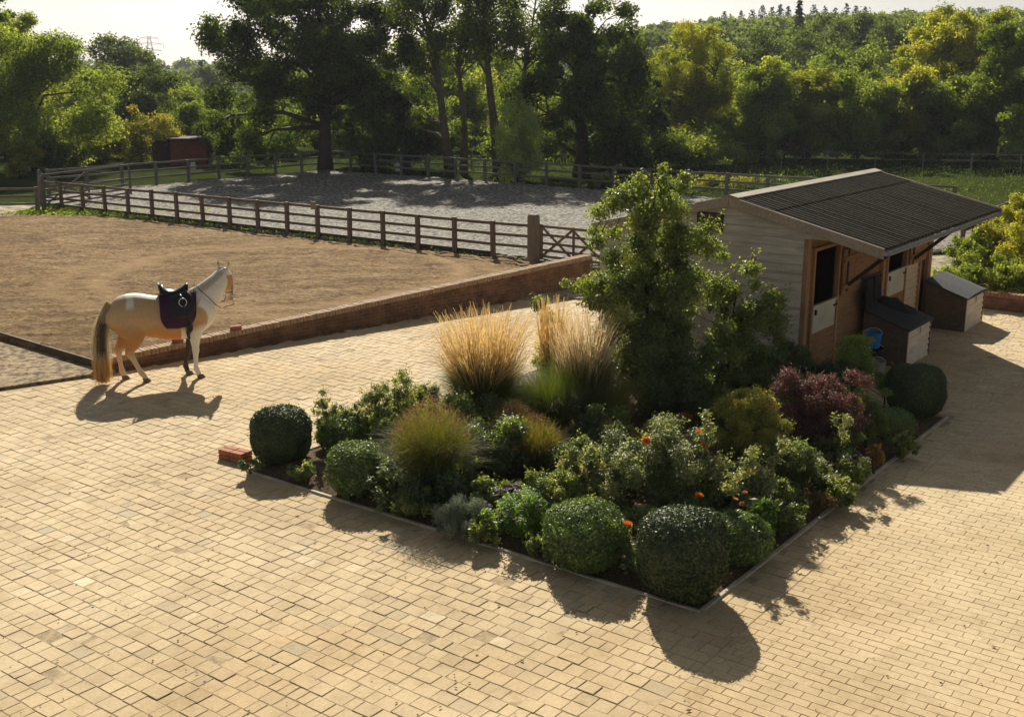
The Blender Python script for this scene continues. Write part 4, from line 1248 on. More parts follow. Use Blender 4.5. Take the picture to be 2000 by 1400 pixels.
    for k, (x, a) in enumerate(((.44, 1.85), (.43, 2.0), (.45, 2.15))): q_ = wrap(x, a, .05); m.tube([q_ + Vector((.02, 0, .03)), q_, q_ + Vector((-.03, 0, -.05)), q_ + Vector((-.02, .01, -.14))], .022, 6)
    m.build('buckle_straps', mk, sd, smooth=True)
    # bridle
    br = empty('bridle', P, HANG, 'thin black bridle and looped reins on the horse head and neck', 'bridle')
    hd = Vector((.55, .835, 0)); lat = Vector((-.835, .55, 0)); O = Vector((1.14, .25, 1.80))
    def hp(f, l, z): return O + hd * f + lat * l + Vector((0, 0, z))
    m = MB()
    for s in (-1, 1):
        m.tube([hp(-.03, .055 * s, .11), hp(-.0, .088 * s, .05), hp(.05, .108 * s, -.08), hp(.09, .100 * s, -.2), hp(.13, .075 * s, -.33), hp(.155, .066 * s, -.42)], .007, 5)
    m.tube([hp(-.03, .055, .11), hp(-.04, 0, .128), hp(-.03, -.055, .11)], .008, 5)
    for z, f, a_, b_ in ((-.35, .135, .09, .072), (-.0, .02, .125, .098)):
        m.tube([hp(f + a_ * math.cos(t), b_ * math.sin(t), z + (.02 if z > -.1 else 0) * math.cos(t)) for t in np.linspace(0, 2 * PI, 17)], .007, 5, cap=False)
    m.build('headpiece', mk, br, smooth=True)
    for s in (-1, 1):
        m = MB(); m.tube([hp(.15 + .018 * math.cos(t), .070 * s, -.43 + .025 * math.sin(t)) for t in np.linspace(0, 2 * PI, 13)], .005, 5, cap=False); m.build('bit_ring', ms, br, smooth=True)
    m = MB()
    m.tube([hp(.15, -.075, -.45), hp(.05, -.14, -.56), Vector((1.04, .02, 1.22)), Vector((.93, -.13, 1.32)), Vector((.82, -.165, 1.46)), Vector((.70, -.17, 1.58)), Vector((.62, -.09, 1.675)), Vector((.58, .0, 1.70)), Vector((.62, .10, 1.66)), Vector((.80, .20, 1.45)), Vector((1.0, .30, 1.26)), hp(.13, .10, -.52), hp(.15, .075, -.45)], .008, 5)
    m.build('reins', mk, br, smooth=True)
tack()
# ------------------------------------------------------------------ vegetation tools
def unit(a): return a / np.maximum(1e-9, np.linalg.norm(a, axis=-1, keepdims=True))
def leaf_arrays(P, Nn, L, Wd, rng, fold=0.12, droop=0.0):
    """P (n,3) centres, Nn normals, L,Wd per-leaf size -> kite shaped quads"""
    n = len(P)
    t = rng.normal(size=(n, 3)); t[:, 2] -= droop
    t = unit(t - Nn * np.sum(t * Nn, 1, keepdims=True)); b = np.cross(Nn, t)
    L = np.asarray(L).reshape(-1, 1); Wd = np.asarray(Wd).reshape(-1, 1)
    v0 = P - t * L * .5; v2 = P + t * L * .5
    v1 = P - t * L * .06 + b * Wd * .5 + Nn * Wd * fold; v3 = P - t * L * .06 - b * Wd * .5 + Nn * Wd * fold
    V = np.stack([v0, v1, v2, v3], 1).reshape(-1, 3)
    F = np.arange(4 * n).reshape(n, 4)
    return V, F
def clump_leaves(clumps, dens, size, rng, flat=0.8, shell=.45, up=.5, tvar=.16, ragged=.25, base_t=None, droop=0., aspect=.6):
    """clumps: list of (x,y,z,r,tint); leaves fill each clump, thicker towards its shell"""
    Ps, Ns, Ts, Ls = [], [], [], []
    for (x, y, z, r, t) in clumps:
        n = max(8, int(dens * r * r))
        d = unit(rng.normal(size=(n, 3)))
        rr = r * (shell + (1 - shell) * rng.random(n) ** .6) * (1 + ragged * rng.normal(size=n))
        p = d * rr[:, None]; p[:, 2] *= flat
        Ps.append(p + np.array([x, y, z]))
        Ns.append(unit(d * .55 + np.array([0, 0, up]) + rng.normal(size=(n, 3)) * .55))
        Ts.append(np.clip(t + rng.normal(0, tvar, n), 0, 1)); Ls.append(size * rng.uniform(.6, 1.35, n))
    P = np.concatenate(Ps); Nn = np.concatenate(Ns); T = np.concatenate(Ts); L = np.concatenate(Ls)
    V, F = leaf_arrays(P, Nn, L, L * aspect, rng, droop=droop)
    return V, F, T
def crown_clumps(rx, ry, z0, z1, n, cr, rng, shape='round', t0=.5, tv=.18, skin=.62):
    out = []; zc = (z0 + z1) / 2; rz = (z1 - z0) / 2
    tries = 0
    while len(out) < n and tries < n * 30:
        tries += 1
        d = rng.normal(size=3); d /= np.linalg.norm(d)
        r = skin + (1 - skin) * rng.random() if rng.random() < .8 else rng.random() * skin
        p = d * r
        zz = p[2]
        k = 1.0
        if shape == 'cone': k = .45 + .55 * (1 - (zz + 1) / 2) * 1.25
        if shape == 'dome': k = 1.0 if zz < 0 else 1.0
        if shape == 'dome' and zz < -.2: k = 1.05 + (-.2 - zz) * .4
        if shape == 'vase': k = .7 + .4 * (zz + 1) / 2
        if shape == 'column': k = 1.0
        c = cr * rng.uniform(.65, 1.3)
        out.append((p[0] * rx * k * (1 - .4 * c / max(rx, .01)), p[1] * ry * k * (1 - .4 * c / max(ry, .01)), max(z0 + c * .5, zc + zz * (rz - c * .4)), c, float(np.clip(t0 + rng.normal(0, tv), 0, 1))))
    return out
def limbs(mb, base, clumps, r0, h_split, rng, nlimb=9, lean=(0, 0), sides=7, trunk_pts=None, twig=True):
    """tapered trunk with limbs running to some of the clumps"""
    bx, by = base
    top = max(c[2] for c in clumps)
    if trunk_pts is None:
        k = 6
        trunk_pts = [(bx + lean[0] * (i / k) + rng.normal(0, r0 * .35) * (i > 0), by + lean[1] * (i / k) + rng.normal(0, r0 * .35) * (i > 0), top * .86 * i / k) for i in range(k + 1)]
    n = len(trunk_pts)
    rr = [r0 * (1.25 if i == 0 else 1) * (1 - .88 * i / (n - 1)) for i in range(n)]
    mb.tube(trunk_pts, rr, sides)
    tp = [Vector(p) for p in trunk_pts]
    idx = rng.permutation(len(clumps))[:nlimb]
    for i in idx:
        c = clumps[i]; e = Vector(c[:3])
        zt = max(h_split, min(e.z - (Vector((e.x, e.y, 0)) - Vector((bx, by, 0))).length * .45, tp[-1].z * .95)) * rng.uniform(.85, 1.0)
        zt = max(min(zt, tp[-1].z * .96), tp[0].z + .05)
        j = 0
        while j < n - 2 and tp[j + 1].z < zt: j += 1
        dz = tp[j + 1].z - tp[j].z
        u = 0 if dz < 1e-6 else min(1, max(0, (zt - tp[j].z) / dz)); s = tp[j].lerp(tp[j + 1], u); rs = (rr[j] + (rr[j + 1] - rr[j]) * u) * .55
        L = (e - s).length
        m1 = s.lerp(e, .35) + Vector((rng.normal(0, .05), rng.normal(0, .05), rng.normal(.06, .05))) * L
        m2 = s.lerp(e, .7) + Vector((rng.normal(0, .06), rng.normal(0, .06), rng.normal(.05, .05))) * L
        mb.tube([s, m1, m2, e], [rs, rs * .72, rs * .42, rs * .12], max(4, sides - 2))
        if twig:
            for _ in range(2):
                e2 = e + Vector(rng.normal(0, 1, 3)) * c[3] * .7
                mb.tube([m2, m2.lerp(e2, .5) + Vector(rng.normal(0, .05, 3)) * L, e2], [rs * .34, rs * .2, rs * .06], 4)
PAL = {
 'oak':    [(0.032, 0.052, 0.014), (0.055, 0.084, 0.020), (0.090, 0.128, 0.030), (0.15, 0.19, 0.045)],
 'mid':    [(0.064, 0.096, 0.024), (0.100, 0.140, 0.034), (0.150, 0.200, 0.050), (0.23, 0.28, 0.075)],
 'light':  [(0.095, 0.135, 0.034), (0.150, 0.200, 0.050), (0.220, 0.270, 0.075), (0.33, 0.36, 0.11)],
 'yellow': [(0.110, 0.138, 0.024), (0.185, 0.215, 0.036), (0.270, 0.290, 0.052), (0.38, 0.35, 0.07)],
 'autumn': [(0.085, 0.110, 0.025), (0.145, 0.165, 0.040), (0.215, 0.215, 0.055), (0.30, 0.24, 0.065)],
 'far':    [(0.060, 0.086, 0.032), (0.090, 0.122, 0.045), (0.125, 0.160, 0.058), (0.18, 0.21, 0.075)],
 'pine':   [(0.018, 0.030, 0.016), (0.028, 0.044, 0.022), (0.042, 0.060, 0.030)],
}
LM = {k: leafmat('leaves_' + k, v, .52, .03, .5) for k, v in PAL.items()}
m_bark = wood('bark', (0.085, 0.066, 0.045), (0.03, 0.023, 0.016), 2)
m_barkp = wood('pale_bark', (0.17, 0.14, 0.10), (0.07, 0.055, 0.04), 2)
LM['fresh_willow'] = leafmat('leaves_willow', [(0.16, 0.21, 0.08), (0.32, 0.40, 0.16), (0.50, 0.56, 0.26)], .5, .05, .45)
def tree(label, px, base_y, top_y, wpx, mat, Y=None, group='trees around the paddocks', seed=1, shape='round', n=34, cr=.30, dens=900, leaf=.22, z0f=.2, t0=.45, tv=.2, r0=None, lean=(0, 0), trunk_pts=None, name='broadleaf_tree', flat=.8, up=.5, bark=None, depth=None, nlimb=12, extra=None, ragged=.25, shell=.45, droop=0., cat='tree', skin=.62, aspect=.62, hsplit=None, layers=5.5):
    rng = np.random.default_rng(seed)
    if Y is None:
        p = at(px, base_y, 0); Y = p.y
    tp = atY(px, top_y, Y); z = terrain(tp.x, Y) if math.hypot(tp.x, Y) > 60 else -.05
    k = (Y * ct + (CAMH - tp.z) * st) / FPX
    leaf *= .76; h = (tp.z - z) * 1.02; rx = wpx / 2 * k * 1.25; ry = (depth if depth else rx * .85)
    root = empty(name, (tp.x, Y, z), 0, label, cat, group)
    R = min(rx, ry, h / 2) if cr < 1 else 1
    cl = crown_clumps(rx, ry, h * z0f, h * 1.0, n, cr * (rx + ry + h * (1 - z0f) * .5) / 2.5, rng, shape, t0, tv, skin)
    if extra: cl += [(e[0] * k, e[1], e[2] * k, e[3] * k, e[4]) for e in extra]
    dens = layers * 2 * rx * h * (1 - z0f) / (leaf ** 2 * aspect * .5) / sum(c[3] ** 2 for c in cl[:n])
    V, F, T = clump_leaves(cl, dens, leaf, rng, flat=flat, up=up, ragged=ragged, shell=shell, droop=droop, aspect=aspect)
    keep = V.reshape(-1, 4, 3)[:, :, 2].min(1) > -.1
    V = V.reshape(-1, 4, 3)[keep].reshape(-1, 3); T = T[keep]; F = np.arange(len(V)).reshape(-1, 4)
    link('crown', np_mesh('crown', V, F, T), LM[mat] if isinstance(mat, str) else mat, root)
    m = MB(); limbs(m, (0, 0), cl, r0 or h * .028, h * (hsplit if hsplit else max(.12, z0f * .8)), rng, nlimb, lean, trunk_pts=trunk_pts)
    m.build('trunk', bark or m_bark, root, smooth=True)
    return root

# ------------------------------------------------------------------ trees (left to right)
G1 = 'trees and bushes beyond the riding schools'
tree('big light green tree filling the left edge above the gates', 40, 0, 40, 290, 'light', Y=66, seed=2, n=70, cr=.17, dens=1100, leaf=.22, z0f=.0, t0=.5, group=G1, r0=.25)
tree('leafy tree top at the upper left corner, behind the big light green one', 0, 0, -25, 110, 'light', Y=74, seed=3, n=26, cr=.2, dens=800, leaf=.2, z0f=.45, group=G1, r0=.2)
tree('rounded dark green tree rising behind the left hedge', 228, 0, 64, 135, 'far', Y=125, seed=4, n=50, cr=.2, dens=420, leaf=.42, z0f=.1, group=G1)
tree('dark broad tree in front of the rounded one at left', 275, 0, 128, 150, 'oak', Y=92, seed=5, n=46, cr=.2, dens=620, leaf=.3, z0f=.0, group=G1)
tree('slender pale willow between the big left tree and the dark broad tree', 160, 0, 128, 80, 'light', Y=86, seed=6, n=34, cr=.2, dens=650, leaf=.3, z0f=.0, shape='column', group=G1, up=.2, droop=1.)
tree('small bluish tree on the horizon to the left of the dark oak', 408, 0, 108, 60, 'far', Y=210, seed=7, n=30, cr=.22, dens=200, leaf=.6, z0f=.1, group=G1)
tree('low hazy trees beyond the pylon foot', 350, 0, 148, 90, 'far', Y=170, seed=8, n=30, cr=.22, dens=260, leaf=.5, z0f=.0, group=G1)
tree('bright yellow green bush at the far left beside the gates', 30, 345, 258, 80, 'yellow', seed=9, n=24, cr=.24, dens=900, leaf=.22, z0f=.0, group=G1, t0=.55, name='bush', cat='bush')
tree('dark green hedge bush behind the left gate', 105, 338, 240, 110, 'mid', seed=10, n=34, cr=.22, dens=1000, leaf=.2, z0f=.0, group=G1, name='bush', cat='bush')
tree('light green bush above the left gate, left of the orange tinged one', 160, 335, 208, 130, 'light', Y=72, seed=11, n=40, cr=.2, dens=900, leaf=.22, z0f=.0, group=G1, t0=.4, name='bush', cat='bush')
tree('orange tinged hawthorn bush to the left of the red shed', 268, 330, 208, 130, 'autumn', Y=72, seed=12, n=44, cr=.2, dens=950, leaf=.2, z0f=.0, group=G1, t0=.5, name='bush', cat='bush')
tree('green thicket right above the red shed', 390, 0, 185, 130, 'mid', Y=80, seed=13, n=44, cr=.2, dens=800, leaf=.24, z0f=.0, group=G1, name='bush', cat='bush', t0=.5)
tree('dark shaded holly bush just right of the red shed', 440, 330, 215, 95, 'oak', Y=72, seed=14, n=36, cr=.22, dens=1000, leaf=.2, z0f=.0, group=G1, name='bush', cat='bush')
# the large oak
def pxpts(pts, Y, px0, zb):
    o = atY(px0, 300, Y)
    return [((atY(x, y, Y).x - o.x), 0.0 + dy, atY(x, y, Y).z - zb) for x, y, dy in pts]
YO = 64.5
k = YO / FPX
oak_extra = [(-150, 0, 75, 30, .35), (-90, 1, 60, 30, .4), (-120, .5, 35, 30, .3), (70, 1, 60, 34, .35), (100, .5, 30, 34, .3), (-60, 1.5, 100, 30, .45), (-180, 1, 25, 26, .3), (-190, 1.0, 250, 34, .3), (-165, 0, 205, 38, .4), (-200, -1, 150, 34, .4), (-120, 0, 120, 40, .3), (-150, 1, 60, 30, .3), (130, 0, 80, 40, .3), (160, 1, 130, 38, .3), (110, -1, 40, 36, .25), (195, 0, 95, 34, .3), (-215, 0, 100, 26, .4), (90, 1.5, 130, 40, .4)]
tree('largest dark oak with broad crown and straight trunk beyond the grey school', 618, 328, -90, 370, 'oak', Y=YO, seed=21, n=150, cr=.115, dens=1300, leaf=.24, z0f=.22, t0=.4, group=G1, r0=.42, name='oak_tree', extra=oak_extra, layers=8, nlimb=30, depth=5.0, skin=.55, hsplit=.25)
tree('second dark oak leaning over the shaded fence, to the right of the largest oak', 790, 328, 130, 150, 'oak', Y=67, seed=22, n=46, cr=.18, dens=900, leaf=.24, z0f=.0, t0=.3, group=G1, r0=.25, name='oak_tree', depth=3.5)
tree('dark ivy covered tree between the oak trunk and the leaning oak', 705, 328, 150, 130, 'oak', Y=70, seed=23, n=36, cr=.2, dens=700, leaf=.24, z0f=.1, t0=.35, group=G1, name='oak_tree')
# backdrop of sunlit leaves behind the leaning trunks
tree('sunlit light green tree glowing behind the leaning trunks', 850, 0, 60, 190, 'light', Y=88, seed=24, n=60, cr=.17, dens=420, leaf=.3, z0f=.05, t0=.55, group=G1)
tree('pale green tree farther back seen between the two bare trunks', 960, 0, 90, 170, 'light', Y=100, seed=25, n=50, cr=.17, dens=380, leaf=.34, z0f=.0, t0=.5, group=G1)
tree('light green thicket low behind the oak trunk', 560, 0, 215, 230, 'light', Y=84, seed=26, n=50, cr=.17, dens=520, leaf=.28, z0f=.0, t0=.45, group=G1, name='bush', cat='bush')
tree('mixed thicket low behind the leaning oak', 730, 0, 235, 170, 'mid', Y=80, seed=27, n=40, cr=.2, dens=520, leaf=.28, z0f=.0, t0=.6, group=G1, name='bush', cat='bush')
tree('yellow green thicket behind the willow bush', 1010, 0, 200, 160, 'yellow', Y=82, seed=28, n=40, cr=.2, dens=480, leaf=.28, z0f=.0, t0=.4, group=G1, name='bush', cat='bush')
def stemtree(label, pts, Y, r0, clumps_px, mat, seed, dens=800, leaf=.17, bark=None, name='birch_tree'):
    rng = np.random.default_rng(seed)
    p0 = atY(pts[0][0], 330, Y); zb = -.05
    root = empty(name, (p0.x, Y, zb), 0, label, 'tree', G1)
    o = atY(pts[0][0], 330, Y)
    tp = [(atY(x, y, Y).x - o.x, dy, max(0, atY(x, y, Y).z - zb)) for x, y, dy in pts]; tp[0] = (tp[0][0], 0, 0)
    cl = [(atY(x, y, Y).x - o.x, rng.normal(0, 1.0), atY(x, y, Y).z - zb, r * Y / FPX, float(np.clip(.45 + rng.normal(0, .2), 0, 1))) for x, y, r in clumps_px]
    V, F, T = clump_leaves(cl, 5.0 / (leaf ** 2 * .6 * .5), leaf, rng, ragged=.3, shell=.3)
    link('crown', np_mesh('crown', V, F, T), LM[mat], root)
    m = MB(); limbs(m, (0, 0), cl, r0, 1.5, rng, len(cl), trunk_pts=tp); m.build('trunk', bark or m_barkp, root, smooth=True)
rs_ = np.random.default_rng(77)
def cloud(x0, x1, y0, y1, n, r): return [(rs_.uniform(x0, x1), rs_.uniform(y0, y1), r * rs_.uniform(.6, 1.3)) for _ in range(n)]
stemtree('tall curving bare trunk just right of the leaning oak', [(880, 330, 0), (868, 250, 0), (858, 170, 0), (850, 100, .3), (828, 40, .5), (815, -30, .5)], 63, .27, cloud(770, 885, -60, 110, 36, 27) + cloud(810, 880, 120, 250, 8, 16), 'mid', 31)
stemtree('slim forked trunk in the middle of the bare trunk group', [(905, 330, 0), (908, 260, 0), (902, 190, 0), (893, 110, 0), (912, 50, .2), (925, -30, .2)], 64, .22, cloud(855, 960, -60, 120, 32, 25) + cloud(880, 930, 120, 270, 8, 15), 'light', 32)
stemtree('straight bare trunk with ivy at its foot beside the willow bush', [(975, 330, 0), (966, 250, 0), (956, 170, 0), (950, 90, 0), (942, 0, 0), (945, -50, 0)], 63.5, .30, cloud(900, 1030, -60, 90, 32, 26) + cloud(945, 985, 230, 320, 6, 20), 'mid', 33)
stemtree('trunk leaning right towards the second big oak', [(980, 330, 0), (1000, 230, 0), (1022, 150, 0), (1035, 80, 0), (1050, -20, 0)], 65, .22, cloud(980, 1090, -50, 210, 34, 27), 'mid', 34)
tree('big dark oak standing right of the willow bush with a very dark crown', 1140, 330, -40, 220, 'oak', Y=62.5, seed=41, n=84, cr=.13, dens=1350, leaf=.22, z0f=.06, t0=.38, group=G1, r0=.42, name='oak_tree', nlimb=28, depth=4.0, skin=.5, extra=[(60, 0, 120, 45, .3), (90, 0, 70, 45, .3), (105, 0, 160, 40, .3), (80, 1, 210, 40, .35), (100, 1, 255, 30, .35), (40, 0, 55, 40, .3), (120, 0, 30, 35, .3), (-70, 0, 60, 25, .4)])
tree('small willow bush growing through the school fence', 1012, 358, 185, 104, 'fresh_willow', Y=58.5, seed=42, n=52, cr=.17, dens=2400, leaf=.28, z0f=.0, shape='cone', t0=.5, tv=.3, group=G1, name='willow_bush', cat='bush', flat=1.1, up=.1, droop=-1.6, aspect=.28, r0=.06)
tree('yellow turning willow tree to the right of the dark oak', 1355, 0, 45, 175, 'yellow', Y=74, seed=43, n=76, cr=.15, dens=900, leaf=.24, z0f=.08, t0=.5, group=G1, r0=.22, name='willow_tree', lean=(2.0, 0), shape='vase', aspect=.35, droop=.8, nlimb=24)
tree('bright green undergrowth beneath the yellow willow tree', 1340, 335, 245, 190, 'light', Y=66, seed=44, n=40, cr=.2, dens=700, leaf=.22, z0f=.0, t0=.4, group=G1, name='bush', cat='bush')
tree('dark bush between the dark oak and the yellow willow tree', 1235, 335, 225, 130, 'oak', Y=67, seed=45, n=36, cr=.2, dens=800, leaf=.22, z0f=.0, t0=.35, group=G1, name='bush', cat='bush')
hedge = [(1500, 105, 130, 'light', 'pale topped willow at the left end of the tall dark hedgerow'),
         (1590, 118, 150, 'yellow', 'yellow topped tree second in the tall dark hedgerow'),
         (1685, 122, 150, 'light', 'light topped tree in the middle of the tall dark hedgerow'),
         (1770, 118, 150, 'yellow', 'orange tinged tree above the stable roof in the hedgerow'),
         (1850, 135, 140, 'mid', 'green topped tree fifth in the tall dark hedgerow'),
         (1925, 140, 130, 'mid', 'dark tree closing the right end of the hedgerow')]
for i, (px, ty, w, mt, lb) in enumerate(hedge):
    tree(lb, px, 0, ty, w, mt, Y=73 + (i % 2) * 1.5, seed=50 + i, n=70, cr=.17, dens=900, leaf=.24, z0f=.0 if i != 1 else .05, t0=.5, group='trees of the tall dark hedgerow', shape='dome', depth=4.5, skin=.35, layers=14)
tree('pale feathery tree towering over the right end of the hedgerow', 1890, 0, -10, 210, 'yellow', Y=84, seed=60, n=90, cr=.12, dens=800, leaf=.26, z0f=.25, t0=.6, tv=.22, group=G1, r0=.3, nlimb=36, skin=.4, ragged=.35)
tree('green tree at the right edge with thin dark branches', 1985, 0, 40, 130, 'mid', Y=70, seed=61, n=50, cr=.18, dens=800, leaf=.24, z0f=.1, t0=.5, group=G1, r0=.22, nlimb=26)
tree('sunlit shrub low at the right edge behind the meadow', 1985, 335, 205, 70, 'light', Y=66, seed=62, n=30, cr=.22, dens=800, leaf=.22, z0f=.0, t0=.6, group=G1, name='bush', cat='bush')
mids = [(1480, 52, 110, 'far'), (1545, 45, 120, 'mid'), (1620, 30, 130, 'far'), (1700, 22, 130, 'mid'), (1755, 38, 110, 'far'), (1330, 70, 90, 'far'), (1400, 75, 100, 'light'), (1710, 78, 90, 'light'), (1640, 92, 110, 'mid'), (1820, 30, 120, 'mid')]
words = ['round green tree on the slope above the pale topped willow', 'mid green tree on the slope below the lone conifer', 'broad dark tree on the slope right of the lone conifer', 'broad tree on the slope above the middle of the hedgerow', 'round tree on the slope above the orange tinged tree', 'hazy tree peeping out right of the dark oak crown', 'light tree just over the yellow willow crown', 'bright tree in the dip above the hedgerow middle', 'green tree tucked behind the second hedgerow tree', 'tree on the slope behind the pale feathery crown']
for i, (px, ty, w, mt) in enumerate(mids):
    tree(words[i], px, 0, ty, w, mt, Y=128 + (i * 37) % 23 if ty < 60 else 112, seed=70 + i, n=58, cr=.18, dens=330, leaf=.42, z0f=.0, t0=.35 if ty < 60 else .5, group='trees on the slope behind the hedgerow', shape='dome', depth=5)
under = [(520, 270, 130, 'oak', 'dark bush low between the red shed and the oak trunk'), (665, 262, 120, 'oak', 'dark bush just right of the big oak trunk'), (760, 268, 110, 'mid', 'dark bush under the leaning oak'), (835, 262, 100, 'oak', 'dark bush left of the curving bare trunk'), (935, 268, 80, 'mid', 'small bush between the bare trunks'), (1080, 262, 110, 'oak', 'bush in the shade behind the second big oak trunk'), (1165, 255, 120, 'oak', 'very dark bush right of the second big oak trunk'), (1285, 262, 120, 'mid', 'dark bush left of the yellow willow foot'), (1425, 250, 110, 'oak', 'dark bush between the yellow willow and the hedgerow'), (1535, 235, 120, 'oak', 'dark bush filling the first gap of the hedgerow'), (1640, 225, 130, 'oak', 'dark bush filling the second gap of the hedgerow'), (1735, 225, 120, 'oak', 'dark bush filling the third gap of the hedgerow'), (1815, 230, 120, 'oak', 'dark bush filling the fourth gap of the hedgerow'), (1895, 235, 120, 'oak', 'dark bush filling the last gap of the hedgerow'), (20, 215, 120, 'mid', 'bush behind the bright yellow green bush at far left'), (200, 250, 120, 'mid', 'dark bush low in the middle of the left thicket'), (330, 245, 110, 'oak', 'dark bush behind the roof of the red shed')]
for i, (px, ty, w, mt, lb) in enumerate(under):
    tree(lb, px, 0, ty, w, mt, Y=76 + (i * 29) % 5, seed=170 + i, n=34, cr=.2, leaf=.24, z0f=.0, t0=.3, group='bushes in the shade under the trees', name='bush', cat='bush', shape='dome', layers=10)
fillers = [(60, 130, 190, 'light', 92, 'pale green tree mass rising behind the left hedge'), (330, 165, 120, 'light', 98, 'pale green tree to the right of the dark broad tree'), (480, 165, 140, 'mid', 92, 'tree seen left of the oak trunk below its boughs'), (560, 205, 150, 'mid', 100, 'tree seen directly left of the oak trunk farther away'), (680, 200, 170, 'light', 102, 'light tree seen right of the oak trunk farther away'), (1190, 105, 150, 'oak', 69, 'dark oak mass merged with the second big oak on its right'), (1255, 150, 110, 'oak', 70, 'dark holly like tree between the oak mass and the yellow willow'), (1420, 140, 120, 'light', 84, 'light willow between the yellow willow and the hedgerow'), (1440, 205, 110, 'light', 72, 'round light bush at the left foot of the hedgerow'), (1100, 180, 150, 'light', 90, 'sunlit tree glimpsed behind the second big oak trunk'), (790, 170, 120, 'light', 95, 'sunlit tree glimpsed behind the leaning oak'), (1960, 120, 130, 'mid', 78, 'tree joining the hedgerow to the right edge')]
for i, (px, ty, w, mt, Y, lb) in enumerate(fillers):
    tree(lb, px, 0, ty, w, mt, Y=Y, seed=200 + i, n=48, cr=.18, leaf=.26, z0f=.0, t0=.45 if mt != 'oak' else .35, group='trees around the paddocks', shape='dome', layers=11 if mt == 'oak' else 6)
def wood_edge():
    rng = np.random.default_rng(95); Vs = []; Ts = []
    for i in range(400):
        px = rng.uniform(-60, 2080) if i < 250 else (rng.uniform(-900, -60) if i < 340 else rng.uniform(2080, 2600)); Y = rng.uniform(96, 122)
        top = 175 + 18 * math.sin(px * .02) + 14 * math.sin(px * .051 + 1) if px < 520 else (150 + 20 * math.sin(px * .03))
        ty = rng.uniform(top, 300); c0 = atY(px, ty, Y); z = max(c0.z, terrain(c0.x, Y) + .5); r = rng.uniform(1.2, 2.6); t = float(np.clip(.5 + rng.normal(0, .22), 0, 1))
        n = 620; dd = unit(rng.normal(size=(n, 3)))
        p = dd * r * (1 + .14 * rng.normal(size=n))[:, None] + np.array([c0.x, Y, z])
        L = .30 * rng.uniform(.6, 1.4, n); V, F = leaf_arrays(p, unit(dd + rng.normal(size=(n, 3)) * .6 + np.array([0, 0, .3])), L, L * .65, rng); Vs.append(V); Ts.append(np.clip(t + rng.normal(0, .15, n), 0, 1))
    V = np.concatenate(Vs); T = np.concatenate(Ts)
    o = link('woodland_edge', np_mesh('woodland_edge', V, np.arange(len(V)).reshape(-1, 4), T), LM['mid'])
    tag(o, 'continuous leafy wood edge behind the single trees', 'woodland', kind='stuff')
wood_edge()
# hillside wood, too many crowns to count
def hill_wood():
    rng = np.random.default_rng(90); Vs = []; Ts = []; k = 0
    while k < 1640:
        ax = rng.uniform(-.50, .56); d = rng.uniform(175, 430) if rng.random() < .85 else rng.uniform(430, 800)
        if k >= 1500: ax = rng.uniform(.12, .40); d = rng.uniform(318, 336)
        x, y = ax * d, d
        if ax < .10 and d < 330: continue
        k += 1
        r = (rng.uniform(3.0, 5.0) if ax > .1 else rng.uniform(2.5, 4.0)) * (1 if d < 430 else 1.5) * (1.15 if k > 1500 else 1); z = terrain(x, y) + r * .8; t = float(np.clip(.45 + rng.normal(0, .25), 0, 1))
        L0 = d * .0036; n = int(min(520, 3.2 * r * r / (L0 * L0 * .3)))
        dd = unit(rng.normal(size=(n, 3))); dd[:, 2] = np.abs(dd[:, 2]) - .2
        dd[:, 1] = -np.abs(dd[:, 1]) + .35
        lump = np.sin(dd[:, 0] * 5 + k) * np.cos(dd[:, 2] * 6 + k * 2) * .12
        p = dd * r * (1 + lump + .10 * rng.normal(size=n))[:, None] + np.array([x, y, z])
        L = L0 * rng.uniform(.6, 1.5, n)
        V, F = leaf_arrays(p, unit(dd + rng.normal(size=(n, 3)) * .6), L, L * .8, rng); Vs.append(V); Ts.append(np.clip(t + rng.normal(0, .14, n), 0, 1))
    V = np.concatenate(Vs); T = np.concatenate(Ts)
    o = link('hillside_wood', np_mesh('hillside_wood', V, np.arange(len(V)).reshape(-1, 4), T), LM['far'])
    tag(o, 'hazy mass of woodland covering the far hillside', 'woodland', kind='stuff')
hill_wood()
def conifer(px, top, Y, w, label, seed, base_drop=9, zbase=None):
    rng = np.random.default_rng(seed); tp = atY(px, top, Y); z = terrain(tp.x, Y); h = max(tp.z - z, 4); k = Y / FPX
    root = empty('pine_tree', (tp.x, Y, z), 0, label, 'conifer', 'conifers on the hilltop')
    V = []; T = []; P = []; Nn = []; L = []
    nl = 26
    for i in range(nl):
        t = i / nl; zz = h * (.12 + .88 * t); r = w * k / 2 * (1 - t) ** .8 + .15
        nn = int(46 * (1 - t) + 8)
        a = rng.uniform(0, 2 * PI, nn); rr = r * rng.random(nn) ** .5 * (1 + .2 * math.sin(i * 2.3))
        P.append(np.stack([rr * np.cos(a), rr * np.sin(a), zz - rr * .35 + rng.normal(0, h * .012, nn)], 1)); Nn.append(unit(np.stack([np.cos(a) * .5, np.sin(a) * .5, np.ones(nn)], 1) + rng.normal(0, .3, (nn, 3)))); L.append(np.full(nn, h * .07))
    P = np.concatenate(P); Nn = np.concatenate(Nn); L = np.concatenate(L)
    V, F = leaf_arrays(P, Nn, L, L * .6, rng)
    link('crown', np_mesh('crown', V, F, rng.random(len(P))), LM['pine'], root)
    m = MB(); m.tube([(0, 0, 0), (0, 0, h * .5), (0, 0, h * .97)], [h * .018, h * .012, h * .003], 6); m.build('trunk', m_bark, root)
conifer(1563, -2, 175, 44, 'lone tall dark conifer standing out on the slope above the hedgerow', 100)
